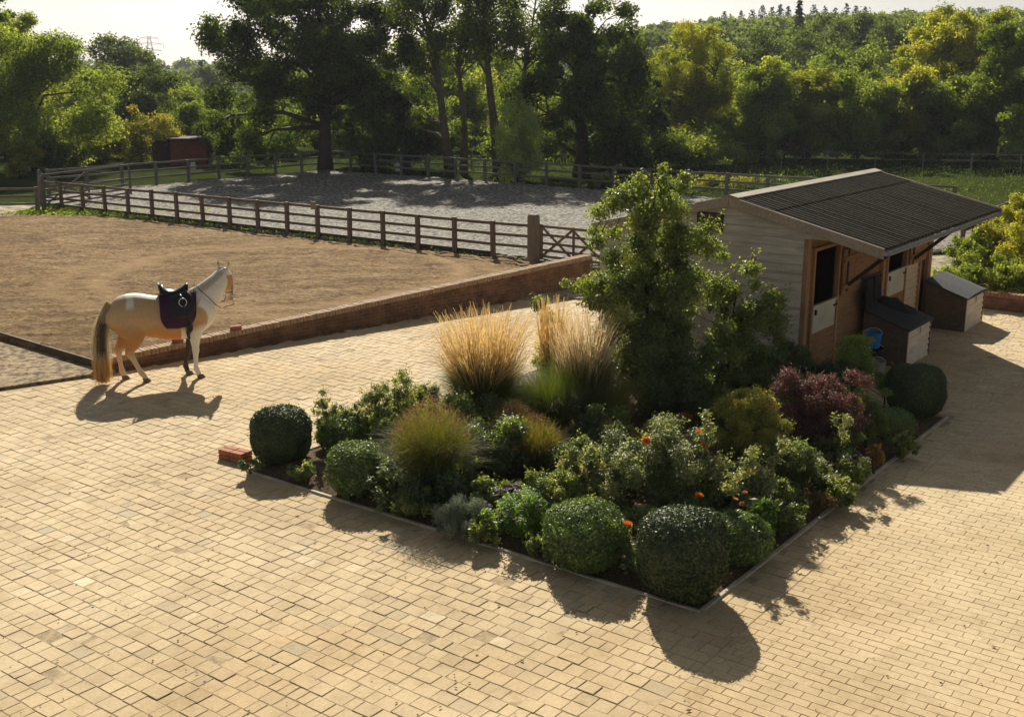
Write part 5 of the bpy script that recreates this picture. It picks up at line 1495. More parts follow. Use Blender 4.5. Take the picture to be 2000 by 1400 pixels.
for i, (px, ty) in enumerate([(1428, 26), (1448, 17), (1470, 14), (1490, 6), (1508, 10), (1524, 4), (1540, 8), (1590, 6), (1612, 8), (1632, 10), (1655, 3), (1672, 7), (1690, 9), (1415, 18)]):
    conifer(px, ty + 3, 338 + (i * 13) % 25, 52 + (i * 7) % 13, '%s of the fourteen small conifers along the hilltop skyline, counted from the left' % ['second', 'third', 'fourth', 'fifth', 'sixth', 'seventh', 'eighth', 'ninth', 'tenth', 'eleventh', 'twelfth', 'thirteenth', 'rightmost', 'leftmost'][i], 101 + i)
# meadow plants between fences
def meadow():
    rng = np.random.default_rng(120)
    n = 34000
    x = rng.uniform(-12, 42, n); y = rng.uniform(44, 75, n)
    ok = (.64 * (x - 6.1) + .77 * (y - 52.2) > 0) & (y > 44)
    x, y = x[ok], y[ok]; n = len(x)
    P = np.stack([x, y, rng.uniform(0, .45, n)], 1); Nn = unit(rng.normal(size=(n, 3)) + np.array([0, 0, .6]))
    L = rng.uniform(.06, .17, n); V, F = leaf_arrays(P, Nn, L, L * .3, rng, droop=-1.5)
    o = link('meadow_plants', np_mesh('meadow_plants', V, F, np.clip(rng.normal(.35, .25, n), 0, 1)), LM['oak']); tag(o, 'weeds and long grass growing in the meadow behind the far fence', 'grass', kind='stuff')
    # tufts along the kerbs and fence foot
    n = 4200; t = rng.random(n)
    a = np.array([.6, 31.9]); b_ = np.array([-19.4, 46.2]); p = a + (b_ - a) * t[:, None] ** .6 + rng.normal(0, .14, (n, 2))
    P = np.stack([p[:, 0], p[:, 1], .15 + rng.uniform(0, .06, n)], 1); far = t > .55
    P = P[far | (rng.random(n) < .25)]; n = len(P)
    L = rng.uniform(.05, .14, n); V, F = leaf_arrays(P, unit(rng.normal(size=(n, 3)) + np.array([0, 0, .4])), L, L * .35, rng, droop=-1.5)
    o = link('weeds', np_mesh('weeds', V, F, rng.random(n)), LM['oak']); tag(o, 'weeds along the foot of the brown fence', 'weeds', kind='stuff')
    n = 7000
    u = rng.uniform(0, 1, n); e = rng.normal(0, .9, n)
    P = np.stack([-19.5 + 8 * u + e * .2, 43.1 + .8 * (1 - u) + e * .8 + 1.2, .1 + rng.uniform(0, .06, n)], 1)
    L = rng.uniform(.07, .16, n); V, F = leaf_arrays(P, unit(rng.normal(size=(n, 3)) + np.array([0, 0, .5])), L, L * .4, rng, droop=-1.)
    o = link('verge_grass', np_mesh('verge_grass', V, F, rng.random(n)), LM['light']); tag(o, 'patchy green grass on the verge inside the left gates', 'grass', kind='stuff')
meadow()
# shrubs along the far fence and the bright bank at the right
G2 = 'shrubs and weeds along the far fence'
tree('pale weedy shrub against the far fence behind the tall garden tree', 1178, 0, 335, 46, 'light', Y=55, seed=130, n=16, cr=.26, dens=1500, leaf=.16, z0f=.0, t0=.6, group=G2, name='shrub', cat='shrub', r0=.04)
tree('sunlit yellow weeds left of the stable roof by the far fence', 1395, 0, 345, 120, 'autumn', Y=56, seed=131, n=26, cr=.2, dens=1300, leaf=.16, z0f=.0, t0=.6, group=G2, name='shrub', cat='shrub', r0=.04)
tree('bright weeds behind the far fence to the right of the willow bush', 1260, 0, 348, 110, 'light', Y=57, seed=132, n=24, cr=.2, dens=1200, leaf=.16, z0f=.0, t0=.7, group=G2, name='shrub', cat='shrub', r0=.04)
tree('sunlit yellow weeds between the far fence and the stable ridge', 1490, 0, 350, 90, 'light', Y=60, seed=133, n=20, cr=.2, dens=1100, leaf=.16, z0f=.0, t0=.6, group=G2, name='shrub', cat='shrub', r0=.04)
G3 = 'shrubs on the bright bank at the right'
bank = [(1868, 590, 505, 90, 'light', .6, 'leafy light green shrub on the bank next to the far feed bin'), (1925, 585, 485, 100, 'light', .55, 'sunlit green shrub in the middle of the bright bank'), (1985, 590, 500, 90, 'light', .65, 'bright green shrub at the right edge above the low brick wall'), (1900, 545, 445, 80, 'light', .5, 'taller sunlit shrub at the back of the bank by the fence'), (1960, 545, 405, 90, 'autumn', .6, 'rusty seeded shrub at the top of the bank'), (2010, 560, 390, 80, 'yellow', .7, 'tall sunlit shrub cut by the right edge'), (1855, 560, 520, 60, 'light', .5, 'small fresh green shrub just behind the stable corner'), (1990, 500, 370, 70, 'yellow', .7, 'feathery top growth beyond the bank at the right edge'), (2060, 590, 470, 110, 'light', .6, 'green shrub just outside the right edge of the bank')]
for i, (px, by, ty, w, mt, t0, lb) in enumerate(bank):
    tree(lb, px, by, ty, w, mt, seed=140 + i, n=34, cr=.2, dens=5200, leaf=.085, z0f=.0, t0=t0, group=G3, name='shrub', cat='shrub', shape='dome', r0=.03, ragged=.3)
# ------------------------------------------------------------------ planted bed
GB = 'plants in the flower bed'
LM['box'] = leafmat('leaves_box', [(0.022, 0.041, 0.012), (0.035, 0.064, 0.016), (0.058, 0.093, 0.022), (0.098, 0.137, 0.035)], .14, .13, .34)
LM['boxlight'] = leafmat('leaves_boxlight', [(0.057, 0.101, 0.026), (0.094, 0.159, 0.036), (0.155, 0.236, 0.049), (0.244, 0.325, 0.073)], .22, .12, .36)
LM['shrub'] = leafmat('leaves_shrub', [(0.068, 0.101, 0.027), (0.115, 0.160, 0.040), (0.199, 0.251, 0.061), (0.336, 0.359, 0.099)], .46, .13, .35)
LM['rose'] = leafmat('leaves_rose', [(0.086, 0.115, 0.049), (0.157, 0.200, 0.084), (0.278, 0.313, 0.148), (0.452, 0.383, 0.192)], .40, .12, .36)
LM['purple'] = leafmat('leaves_purple', [(0.07, 0.038, 0.034), (0.13, 0.062, 0.054), (0.20, 0.10, 0.085), (0.26, 0.18, 0.12)], .38, .08, .38, (1.4, 1.0, .8))
LM['spirea'] = leafmat('leaves_spirea', [(0.12, 0.145, 0.032), (0.22, 0.235, 0.052), (0.34, 0.33, 0.085), (0.44, 0.35, 0.12)], .45, .06, .4)
LM['silver'] = leafmat('leaves_silver', [(0.149, 0.187, 0.128), (0.239, 0.284, 0.194), (0.344, 0.389, 0.269)], .3, .08, .5, (1.1, 1.1, .8))
LM['fresh'] = leafmat('leaves_fresh', [(0.090, 0.164, 0.026), (0.149, 0.254, 0.038), (0.239, 0.359, 0.053)], .50, .10, .4)
LM['euph'] = leafmat('leaves_euphorbia', [(0.094, 0.160, 0.034), (0.187, 0.281, 0.056), (0.374, 0.449, 0.094)], .45, .10, .4)
LM['bronze'] = leafmat('leaves_bronze', [(0.06, 0.07, 0.025), (0.12, 0.10, 0.035), (0.22, 0.14, 0.04), (0.34, 0.18, 0.05)], .42, .06, .45, (1.3, 1.1, .6))
LM['violet'] = leafmat('violet_petals', [(0.208, 0.091, 0.338), (0.364, 0.195, 0.546)], .4, .03, .5, (1.2, 1.0, 1.3))
m_stem = solid('green_stem', (0.10, 0.085, 0.035), .8)
m_twig = solid('brown_twig', (0.085, 0.05, 0.03), .85)
def box_plant(label, px, py, top, r, mat='box', square=.55, seed=1, n=26000, leaf=.028, name='clipped_box', squash=1.0, rough=.03, h=None):
    rng = np.random.default_rng(seed)
    p = at(px, py, 0.02); h = h or (atY(px, top, p.y).z)
    root = empty(name, (p.x, p.y, 0.0), rng.uniform(0, 6), label, 'clipped shrub', 'clipped box plants round the bed')
    d = unit(rng.normal(size=(n, 3)))
    e = 2 / (1 + square * 1.6)       # superellipsoid
    q = np.abs(d) ** 1.0
    s = (np.abs(d[:, 0]) ** 2 + np.abs(d[:, 1]) ** 2) ** (1.6 if square > .5 else 1.15)
    pw = 3.2 if square > .5 else 2.4
    rr = ((d[:, 0] ** 2 + d[:, 1] ** 2) ** (pw / 2) + np.abs(d[:, 2]) ** pw) ** (-1 / pw)
    nz = np.array([mnoise.noise(Vector(tuple(v * 2.3 + seed))) for v in d[:2000]])
    idx = rng.integers(0, 2000, n)
    lump = np.array([mnoise.noise(Vector((float(v[0]) * 2.6 + seed, float(v[1]) * 2.6, float(v[2]) * 2.6))) for v in d])
    big = np.array([mnoise.noise(Vector((float(v[0]) * 1.1 + seed * 3.1, float(v[1]) * 1.1, float(v[2]) * 1.1))) for v in d])
    stray = (rng.random(n) < .03) * rng.uniform(0, .10, n)
    rr = rr * (1 + .07 * lump + .12 * big + rough * rng.normal(size=n) * .6 + stray)
    P = d * rr[:, None] * np.array([r, r, h * .5]); 
    P[:, 2] += h * .5
    low = P[:, 2] < h * .45
    P[low, :2] *= (1 - .22 * ((h * .45 - P[low, 2]) / (h * .45)) ** 1.5)[:, None]     # tucks in towards the stem
    Nn = unit(d * 1.0 + rng.normal(size=(n, 3)) * .55)
    L = leaf * .85 * rng.uniform(.4, 1.7, n); V, F = leaf_arrays(P, Nn, L, L * .6, rng)
    T = np.clip(rng.normal(.42, .22, n) + .45 * lump + .3 * (stray > .03), 0, 1)
    # dense heart of the bush
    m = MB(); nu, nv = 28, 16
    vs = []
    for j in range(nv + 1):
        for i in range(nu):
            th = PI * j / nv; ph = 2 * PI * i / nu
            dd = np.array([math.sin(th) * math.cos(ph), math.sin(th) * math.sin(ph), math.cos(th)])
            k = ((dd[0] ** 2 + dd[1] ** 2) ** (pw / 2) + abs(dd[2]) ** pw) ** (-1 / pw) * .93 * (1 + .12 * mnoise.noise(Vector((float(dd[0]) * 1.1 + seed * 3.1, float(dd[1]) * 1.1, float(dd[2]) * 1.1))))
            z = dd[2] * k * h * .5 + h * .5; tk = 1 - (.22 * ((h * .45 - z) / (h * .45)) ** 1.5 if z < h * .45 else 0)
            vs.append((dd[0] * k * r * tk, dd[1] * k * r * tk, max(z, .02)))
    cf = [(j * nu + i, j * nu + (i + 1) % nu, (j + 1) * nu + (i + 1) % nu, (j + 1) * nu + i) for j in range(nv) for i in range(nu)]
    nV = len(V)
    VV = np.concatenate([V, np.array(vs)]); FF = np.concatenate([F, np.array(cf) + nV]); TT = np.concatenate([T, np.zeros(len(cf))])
    link('foliage', np_mesh('foliage', VV, FF, TT), LM[mat], root)
    m = MB(); m.tube([(0, 0, -.02), (0, 0, h * .3)], .035, 7)
    for k in range(6): a = k * 1.05; m.tube([(0, 0, .04), (math.cos(a) * r * .5, math.sin(a) * r * .5, h * .4)], [.018, .008], 5)
    m.build('stem', m_twig, root)
    return root
box_plant('dark clipped box ball at the left corner of the bed beside the brick stub', 550, 900, 797, .42, seed=1)
box_plant('largest dark clipped box ball at the front corner of the bed', 1328, 1158, 1000, .46, seed=2, n=34000)
box_plant('very dark clipped box at the shaded right corner of the bed', 1784, 812, 735, .44, seed=3, h=.85)
box_plant('light green box mound just right of the left corner ball', 697, 962, 868, .38, 'boxlight', .2, 4, 16000, .034, rough=.09, name='box_mound')
box_plant('light green box mound to the left of the largest box ball', 1143, 1100, 987, .44, 'boxlight', .2, 5, 20000, .034, rough=.10, name='box_mound')
box_plant('light green box mound half hidden behind the largest box ball', 1440, 1090, 1010, .36, 'boxlight', .2, 6, 15000, .034, rough=.10, name='box_mound')
box_plant('olive mound in front of the very dark box at the right', 1740, 855, 800, .33, 'boxlight', .2, 7, 14000, .03, rough=.09, name='box_mound')
box_plant('leafy green mound behind the left corner ball', 672, 877, 812, .36, 'boxlight', .2, 8, 12000, .04, rough=.12, name='box_mound')

def plant(label, px, py, top, wpx, mat, seed=1, n=30, cr=.22, dens=9000, leaf=.05, t0=.5, tv=.18, shape='round', z0f=.05, up=.4, ragged=.3, shell=.3, flat=.85, droop=0., aspect=.55, name='shrub', cat='shrub', r0=.02, nlimb=14, depth=None, skin=.5, flowers=None, extra=None, lean=(0, 0), group=GB, sprigs=0, z=.05, bark=None, layers=6.0):
    rng = np.random.default_rng(seed)
    p = at(px, py, z); h = atY(px, top, p.y).z - z; k = mpp((p.x, p.y, h * .5)); rx = wpx / 2 * k * 1.15; ry = depth or rx * .9; leaf *= .72; h *= 1.03
    root = empty(name, (p.x, p.y, z), 0, label, cat, group)
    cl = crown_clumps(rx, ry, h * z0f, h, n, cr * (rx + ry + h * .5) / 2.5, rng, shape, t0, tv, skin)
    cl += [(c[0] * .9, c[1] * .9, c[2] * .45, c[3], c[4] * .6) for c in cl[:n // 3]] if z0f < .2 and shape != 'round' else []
    if extra: cl += [((e[0] - px) * k, e[2], atY(e[0], e[1], p.y + e[2]).z - z, e[3] * k, e[4]) for e in extra]
    dens = layers * 2 * rx * h * (1 - z0f) / (leaf ** 2 * aspect * .5) / sum(c[3] ** 2 for c in cl[:n])
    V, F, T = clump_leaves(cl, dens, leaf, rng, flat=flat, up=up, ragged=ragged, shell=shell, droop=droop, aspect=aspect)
    m = MB(); limbs(m, (0, 0), cl, r0, h * .05, rng, nlimb, lean, sides=6)
    # long leafy sprigs that break the outline
    SP = []
    for s in range(sprigs):
        c = cl[rng.integers(len(cl))]; s0 = Vector(c[:3]); dr = Vector((rng.normal(0, .6), rng.normal(0, .6), rng.uniform(.3, 1.2))).normalized(); L = c[3] * rng.uniform(1.4, 2.6)
        e = s0 + dr * L; mid = s0 + dr * L * .5 + Vector((0, 0, L * .08)); m.tube([s0, mid, e], [r0 * .22, r0 * .16, r0 * .08], 4)
        for q in range(int(L / (leaf * .55))):
            t = rng.uniform(.3, 1.02); SP.append(np.array(s0.lerp(e, t)) + rng.normal(0, leaf * .45, 3))
    if SP:
        P = np.array(SP); V2, F2 = leaf_arrays(P, unit(rng.normal(size=P.shape) + np.array([0, 0, .5])), leaf * rng.uniform(.7, 1.3, len(P)), leaf * aspect * np.ones(len(P)), rng)
        V = np.concatenate([V, V2]); T = np.concatenate([T, np.clip(rng.normal(t0 + .15, tv, len(P)), 0, 1)])
    keep = V.reshape(-1, 4, 3)[:, :, 2].min(1) > -.03
    V = V.reshape(-1, 4, 3)[keep].reshape(-1, 3); T = T[keep]
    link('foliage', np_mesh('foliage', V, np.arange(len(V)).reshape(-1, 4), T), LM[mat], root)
    m.build('stems', bark or m_twig, root, smooth=True)
    root['h'] = h
    return root, cl, rng
def petals(root, pos, r, mat, rng, name='flower', n=22):
    """a cupped bloom of many overlapping petals"""
    V = []; F = []; T = []
    ax = unit(np.array([rng.normal(0, .3), rng.normal(-.5, .3), 1.0])); a1 = unit(np.cross(ax, [1, 0, .1])); a2 = np.cross(ax, a1)
    for i in range(n):
        th = i * 2.399; el = .15 + 1.15 * (i / n); rr = r * (.25 + .75 * (i / n))
        dirr = a1 * math.cos(th) + a2 * math.sin(th)
        b = ax * (-.1 * r); tip = dirr * rr * math.sin(el) + ax * rr * (math.cos(el) * .9 + .05); sd = np.cross(ax, dirr) * rr * .55
        mid = (b + tip) * .55 + dirr * r * .10
        k = len(V); V += [b, mid + sd, tip, mid - sd]; F.append((k, k + 1, k + 2, k + 3)); T.append(rng.uniform(0, 1) * .5 + .5 * (1 - i / n))
    o = link(name, np_mesh(name, V, F, T), mat, root); o.location = pos
    return o
m_orange_petal = leafmat('orange_petals', [(0.80, 0.20, 0.03), (0.88, 0.30, 0.05), (0.85, 0.42, 0.10)], .35, .03, .5, (1.1, .9, .5))
m_peach = leafmat('peach_petals', [(0.75, 0.33, 0.12), (0.78, 0.45, 0.2)], .35, .03, .5, (1.1, .9, .6))

# tall garden tree with its top shoot, and its shrubby neighbours
plant('tallest garden tree in the bed, with a thin leading shoot above the stable roof', 1258, 800, 345, 250, 'shrub', 201, n=110, cr=.12, dens=4200, leaf=.075, t0=.42, z0f=.10, ragged=.3, r0=.05, nlimb=40, name='garden_tree', cat='tree', skin=.45, sprigs=130, shape='column', depth=1.0, layers=5.4,
      extra=[(1280, 330, 0, 12, .5), (1283, 350, 0, 14, .5), (1278, 375, 0, 18, .5), (1325, 345, 0, 14, .6), (1318, 365, 0, 18, .5), (1160, 415, 0, 22, .6), (1190, 400, 0, 24, .6), (1150, 450, 0, 14, .5), (1370, 445, -.2, 18, .55), (1345, 455, -.2, 22, .5), (1215, 390, 0, 26, .5), (1300, 400, 0, 28, .5), (1250, 385, 0, 24, .55), (1180, 560, 0, 28, .5), (1130, 560, .2, 20, .6), (1100, 552, .3, 12, .6), (1150, 590, 0, 26, .5)])
plant('bushy shrub with glinting leaves between the garden tree and the stable wall', 1425, 790, 505, 180, 'shrub', 202, n=60, cr=.15, dens=4600, leaf=.075, t0=.55, z0f=.05, ragged=.32, r0=.035, nlimb=26, name='shrub', skin=.5, sprigs=90, shape='dome', layers=5,
      extra=[(1400, 500, 0, 12, .6), (1448, 525, 0, 18, .6), (1500, 600, 0, 14, .55), (1495, 640, 0, 20, .5), (1515, 660, 0, 14, .6)])
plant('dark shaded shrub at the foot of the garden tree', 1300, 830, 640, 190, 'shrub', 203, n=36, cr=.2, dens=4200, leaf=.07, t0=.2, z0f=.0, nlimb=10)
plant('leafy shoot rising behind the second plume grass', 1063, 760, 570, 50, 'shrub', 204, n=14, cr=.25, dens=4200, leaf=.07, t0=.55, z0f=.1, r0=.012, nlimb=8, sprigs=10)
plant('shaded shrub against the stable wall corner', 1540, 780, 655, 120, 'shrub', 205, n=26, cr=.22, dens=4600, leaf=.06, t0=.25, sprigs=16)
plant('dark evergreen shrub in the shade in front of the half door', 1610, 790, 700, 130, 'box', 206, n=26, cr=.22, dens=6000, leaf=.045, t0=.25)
# euphorbia-like arching light green
plant('arching pale green shrub catching the sun in front of the nearer feed bin', 1660, 790, 650, 92, 'euph', 207, n=34, cr=.17, dens=8500, leaf=.05, t0=.6, tv=.15, shape='dome', z0f=.35, up=.8, sprigs=26, droop=.3)
plant('low arching light green branches reaching over the dark clipped box', 1725, 800, 726, 120, 'euph', 208, n=20, cr=.17, dens=9000, leaf=.045, t0=.7, z0f=.45, up=.9, sprigs=18, flat=.5, extra=[(1770, 748, -.2, 14, .7), (1785, 757, -.2, 9, .8), (1745, 738, -.2, 16, .7)])
# purple berberis
plant('purple red berberis with wiry arching shoots', 1600, 880, 722, 150, 'purple', 209, n=64, cr=.15, dens=9000, leaf=.038, t0=.5, tv=.22, shape='dome', z0f=.05, up=.5, sprigs=110, r0=.02, nlimb=26, name='berberis', extra=[(1535, 735, .1, 20, .5), (1520, 760, .1, 20, .5), (1650, 735, -.1, 16, .4), (1675, 745, -.1, 14, .4), (1660, 820, -.2, 22, .6)])
# yellow green spirea
plant('yellow green spirea to the left of the purple berberis', 1458, 915, 762, 165, 'spirea', 210, n=64, cr=.14, dens=8500, leaf=.045, t0=.5, tv=.2, shape='dome', z0f=.05, up=.7, sprigs=50, name='spirea', extra=[(1525, 880, -.2, 20, .6), (1510, 910, -.3, 20, .5)])
plant('small golden spirea behind the rose bush', 1235, 900, 815, 110, 'spirea', 211, n=34, cr=.17, dens=8500, leaf=.04, t0=.6, tv=.2, name='spirea', sprigs=26, extra=[(1180, 830, 0, 14, .9), (1160, 860, 0, 14, .9)])
# rose bush and blooms
r_, cl_, rg_ = plant('orange flowering rose bush with grey green leaves in the middle of the bed', 1285, 990, 828, 240, 'rose', 212, n=76, cr=.14, dens=8800, leaf=.052, t0=.42, tv=.2, shape='dome', z0f=.03, up=.9, sprigs=60, name='rose_bush', nlimb=26)
def bloom(root, px, py, dy, r, mat, rg, n=30):
    q = atY(px, py, root.location.y + dy) - root.location
    o = petals(root, q, r, mat, rg, n=n)
    m = MB(); m.tube([(q.x * .6, q.y * .4, max(0.05, q.z - .35)), (q.x * .9, q.y * .85, q.z - .12), (q.x, q.y, q.z - r * .4)], [.006, .005, .004], 5); m.build('flower_stem', m_stem, root)
for px, py, dy in ((1262, 861, -.35), (1366, 846, -.25), (1376, 871, -.4), (1365, 968, -.95), (1406, 905, -.5)): bloom(r_, px, py, dy, .066 if px != 1406 else .04, m_orange_petal, rg_)
r2, c2, g2 = plant('smaller rose bush with peach buds to the right of the orange roses', 1440, 1015, 905, 150, 'rose', 213, n=40, cr=.17, dens=8600, leaf=.048, t0=.4, tv=.2, shape='dome', z0f=.03, up=.9, sprigs=40, name='rose_bush')
for px, py in ((1437, 975), (1449, 984), (1441, 998), (1455, 962)):
    bloom(r2, px, py, -.62, .042, m_peach, g2, 20)
r3, c3, g3 = plant('short rose with one large bright orange bloom beside the largest box ball', 1222, 1105, 1040, 34, 'rose', 214, n=7, cr=.3, dens=6500, leaf=.045, t0=.4, sprigs=4, name='rose_bush')
q = atY(1226, 1024, r3.location.y - .1); petals(r3, q - r3.location, .068, m_orange_petal, g3, n=34)
m = MB(); m.tube([(0, 0, .2), ((q - r3.location).x, (q - r3.location).y, (q - r3.location).z - .03)], .006, 5); m.build('flower_stem', m_stem, r3)
r4, c4, g4 = plant('thin leggy rose on the left flank of the rose bush', 1140, 985, 870, 90, 'rose', 215, n=26, cr=.18, dens=7000, leaf=.05, t0=.6, tv=.25, sprigs=26, name='rose_bush')
for px, py in ((1122, 905),): petals(r4, atY(px, py, r4.location.y) - r4.location, .04, m_peach, g4, n=20)
plant('rose stem with bronze new leaves standing above the golden spirea', 1333, 900, 790, 34, 'bronze', 216, n=8, cr=.26, dens=5200, leaf=.045, t0=.6, sprigs=6, r0=.008)
# purple flowering low plants
def flowery(label, px, py, top, w, mat, seed, nf, fr, fm, cat='flowers', leaf=.05, name='geranium', dens=8500, t0=.5, n=30, spread=1.0, **kw):
    r, cl, rg = plant(label, px, py, top, w, mat, seed, n=n, cr=.2, dens=dens, leaf=leaf, t0=t0, shape='dome', z0f=.0, up=.9, sprigs=10, name=name, cat=cat, r0=.008, **kw)
    V = []; F = []; T = []
    h = r['h']; k = mpp(r.location); rx = w / 2 * k
    for i in range(nf):
        a = rg.uniform(0, 2 * PI); rr = math.sqrt(rg.random()) * rx * spread; z = h * (1.06 - .5 * (rr / rx) ** 2) + rg.normal(0, .03)
        c = np.array([rr * math.cos(a), rr * math.sin(a), z])
        for q in range(5):
            th = q * 1.2566 + a; d = np.array([math.cos(th), math.sin(th) - .3, .35 + rg.normal(0, .2)]); s = np.array([-math.sin(th), math.cos(th), 0])
            b = len(V); V += [c, c + d * fr * .6 + s * fr * .35, c + d * fr, c + d * fr * .6 - s * fr * .35]; F.append((b, b + 1, b + 2, b + 3)); T.append(rg.random())
    link('flowers', np_mesh('flowers', V, F, T), fm, r)
    return r
flowery('bright green geranium with violet flowers at the front of the bed', 1010, 1045, 960, 140, 'fresh', 220, 46, .024, LM['violet'], t0=.45)
flowery('dark leaved plant with violet flowers along the right edge', 1585, 960, 895, 105, 'shrub', 221, 40, .02, LM['violet'], t0=.35)
flowery('low blue green plant with small violet flowers near the right edge', 1660, 940, 885, 95, 'shrub', 222, 16, .018, LM['violet'], t0=.45, name='ground_cover')
plant('silvery grey lavender tuft at the front left edge', 893, 1040, 965, 92, 'silver', 223, n=34, cr=.2, dens=13000, leaf=.05, t0=.4, aspect=.16, up=.2, droop=-1.5, name='lavender', shape='dome', flat=1.1)
plant('glossy dark leaved shrub between the box mound and the red tipped grass', 775, 985, 900, 110, 'shrub', 224, n=30, cr=.2, dens=5200, leaf=.065, t0=.3, up=.9, sprigs=16)
plant('dark low shrub under the red tipped grass', 860, 1000, 925, 150, 'box', 225, n=30, cr=.2, dens=5600, leaf=.05, t0=.3)
plant('large strappy leaved plant behind the light box mound at right', 1487, 1050, 960, 70, 'fresh', 226, n=12, cr=.3, dens=900, leaf=.16, t0=.15, aspect=.34, up=.9, name='hosta', cat='plant')
plant('small plant with yellow and rusty leaves on the right edge', 1600, 1000, 955, 60, 'bronze', 227, n=14, cr=.24, dens=6500, leaf=.045, t0=.5, name='small_shrub', sprigs=10)
plant('rusty orange plant on the right edge near the building shadow', 1705, 925, 868, 40, 'bronze', 228, n=9, cr=.25, dens=6500, leaf=.04, t0=.65, name='small_shrub', sprigs=8)
plant('green shrub behind the geranium, left of the rose bush', 1075, 1010, 905, 110, 'shrub', 229, n=30, cr=.2, dens=7200, leaf=.045, t0=.45, sprigs=24)
plant('low green filler plant left of the largest box ball', 1230, 1040, 985, 110, 'shrub', 230, n=20, cr=.22, dens=7000, leaf=.04, t0=.35)
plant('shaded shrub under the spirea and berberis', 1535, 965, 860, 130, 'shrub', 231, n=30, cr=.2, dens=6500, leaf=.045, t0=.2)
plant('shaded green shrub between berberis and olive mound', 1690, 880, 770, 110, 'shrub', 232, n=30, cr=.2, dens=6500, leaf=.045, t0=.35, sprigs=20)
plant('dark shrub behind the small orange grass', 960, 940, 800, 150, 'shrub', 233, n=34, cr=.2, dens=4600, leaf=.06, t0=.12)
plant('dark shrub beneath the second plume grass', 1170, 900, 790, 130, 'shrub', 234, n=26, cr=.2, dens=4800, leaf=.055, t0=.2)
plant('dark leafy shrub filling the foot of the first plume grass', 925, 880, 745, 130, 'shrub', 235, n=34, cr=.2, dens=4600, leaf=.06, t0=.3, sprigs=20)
plant('small weed leaning over the left edge by the brick stub', 490, 925, 893, 40, 'boxlight', 236, n=7, cr=.28, dens=7500, leaf=.035, t0=.5, name='weed', cat='weed')
plant('small green plant at the bed edge below the box mound', 755, 1000, 975, 50, 'boxlight', 237, n=9, cr=.28, dens=6500, leaf=.035, t0=.5, name='weed', cat='weed')
# leggy tall stems at the left
for i, (px, by, ty, w, lb) in enumerate(((640, 880, 765, 60, 'short leggy rose with sparse leaves above the left mounds'), (700, 870, 775, 70, 'thin twiggy rose with reddish tips in the left of the bed'), (735, 880, 725, 60, 'leggy rose left of the tallest leggy one'), (785, 890, 706, 90, 'tallest leggy rose with sparse grey green leaves'), (760, 900, 790, 110, 'leafy green base growth under the leggy roses'))):
    plant(lb, px, by, ty, w, 'rose' if i < 4 else 'shrub', 240 + i, n=22 if i < 4 else 30, cr=.16, dens=2600 if i < 4 else 5200, leaf=.05, t0=.4, tv=.2, z0f=.25 if i < 4 else 0, shell=.1, r0=.01, nlimb=14, sprigs=28, name='rose_bush' if i < 4 else 'shrub', skin=.3, bark=m_stem, layers=1.6 if i < 4 else 4)
for i, (px, by, ty, lb) in enumerate(((1455, 1050, 855, 'tall leafy rose stem standing clear of the smaller rose bush'), (1425, 1070, 900, 'leafy stem just behind the half hidden box mound'), (1530, 980, 850, 'wiry leafy stem to the right of the spirea'), (1640, 935, 800, 'thin leafy stem between the berberis and the right edge'), (1400, 1040, 880, 'long bare rose stem arching right over the spirea foot'), (1500, 1010, 870, 'upright leggy stem beside the spirea'), (1370, 1010, 800, 'tall thin rose stem with leaves behind the rose bush'))):
    plant(lb, px, by, ty, 40, 'rose', 250 + i, n=9, cr=.18, dens=2200, leaf=.05, t0=.5, z0f=.5, shell=.1, r0=.010, nlimb=8, sprigs=16, name='leggy_rose', bark=m_stem, layers=1.3)

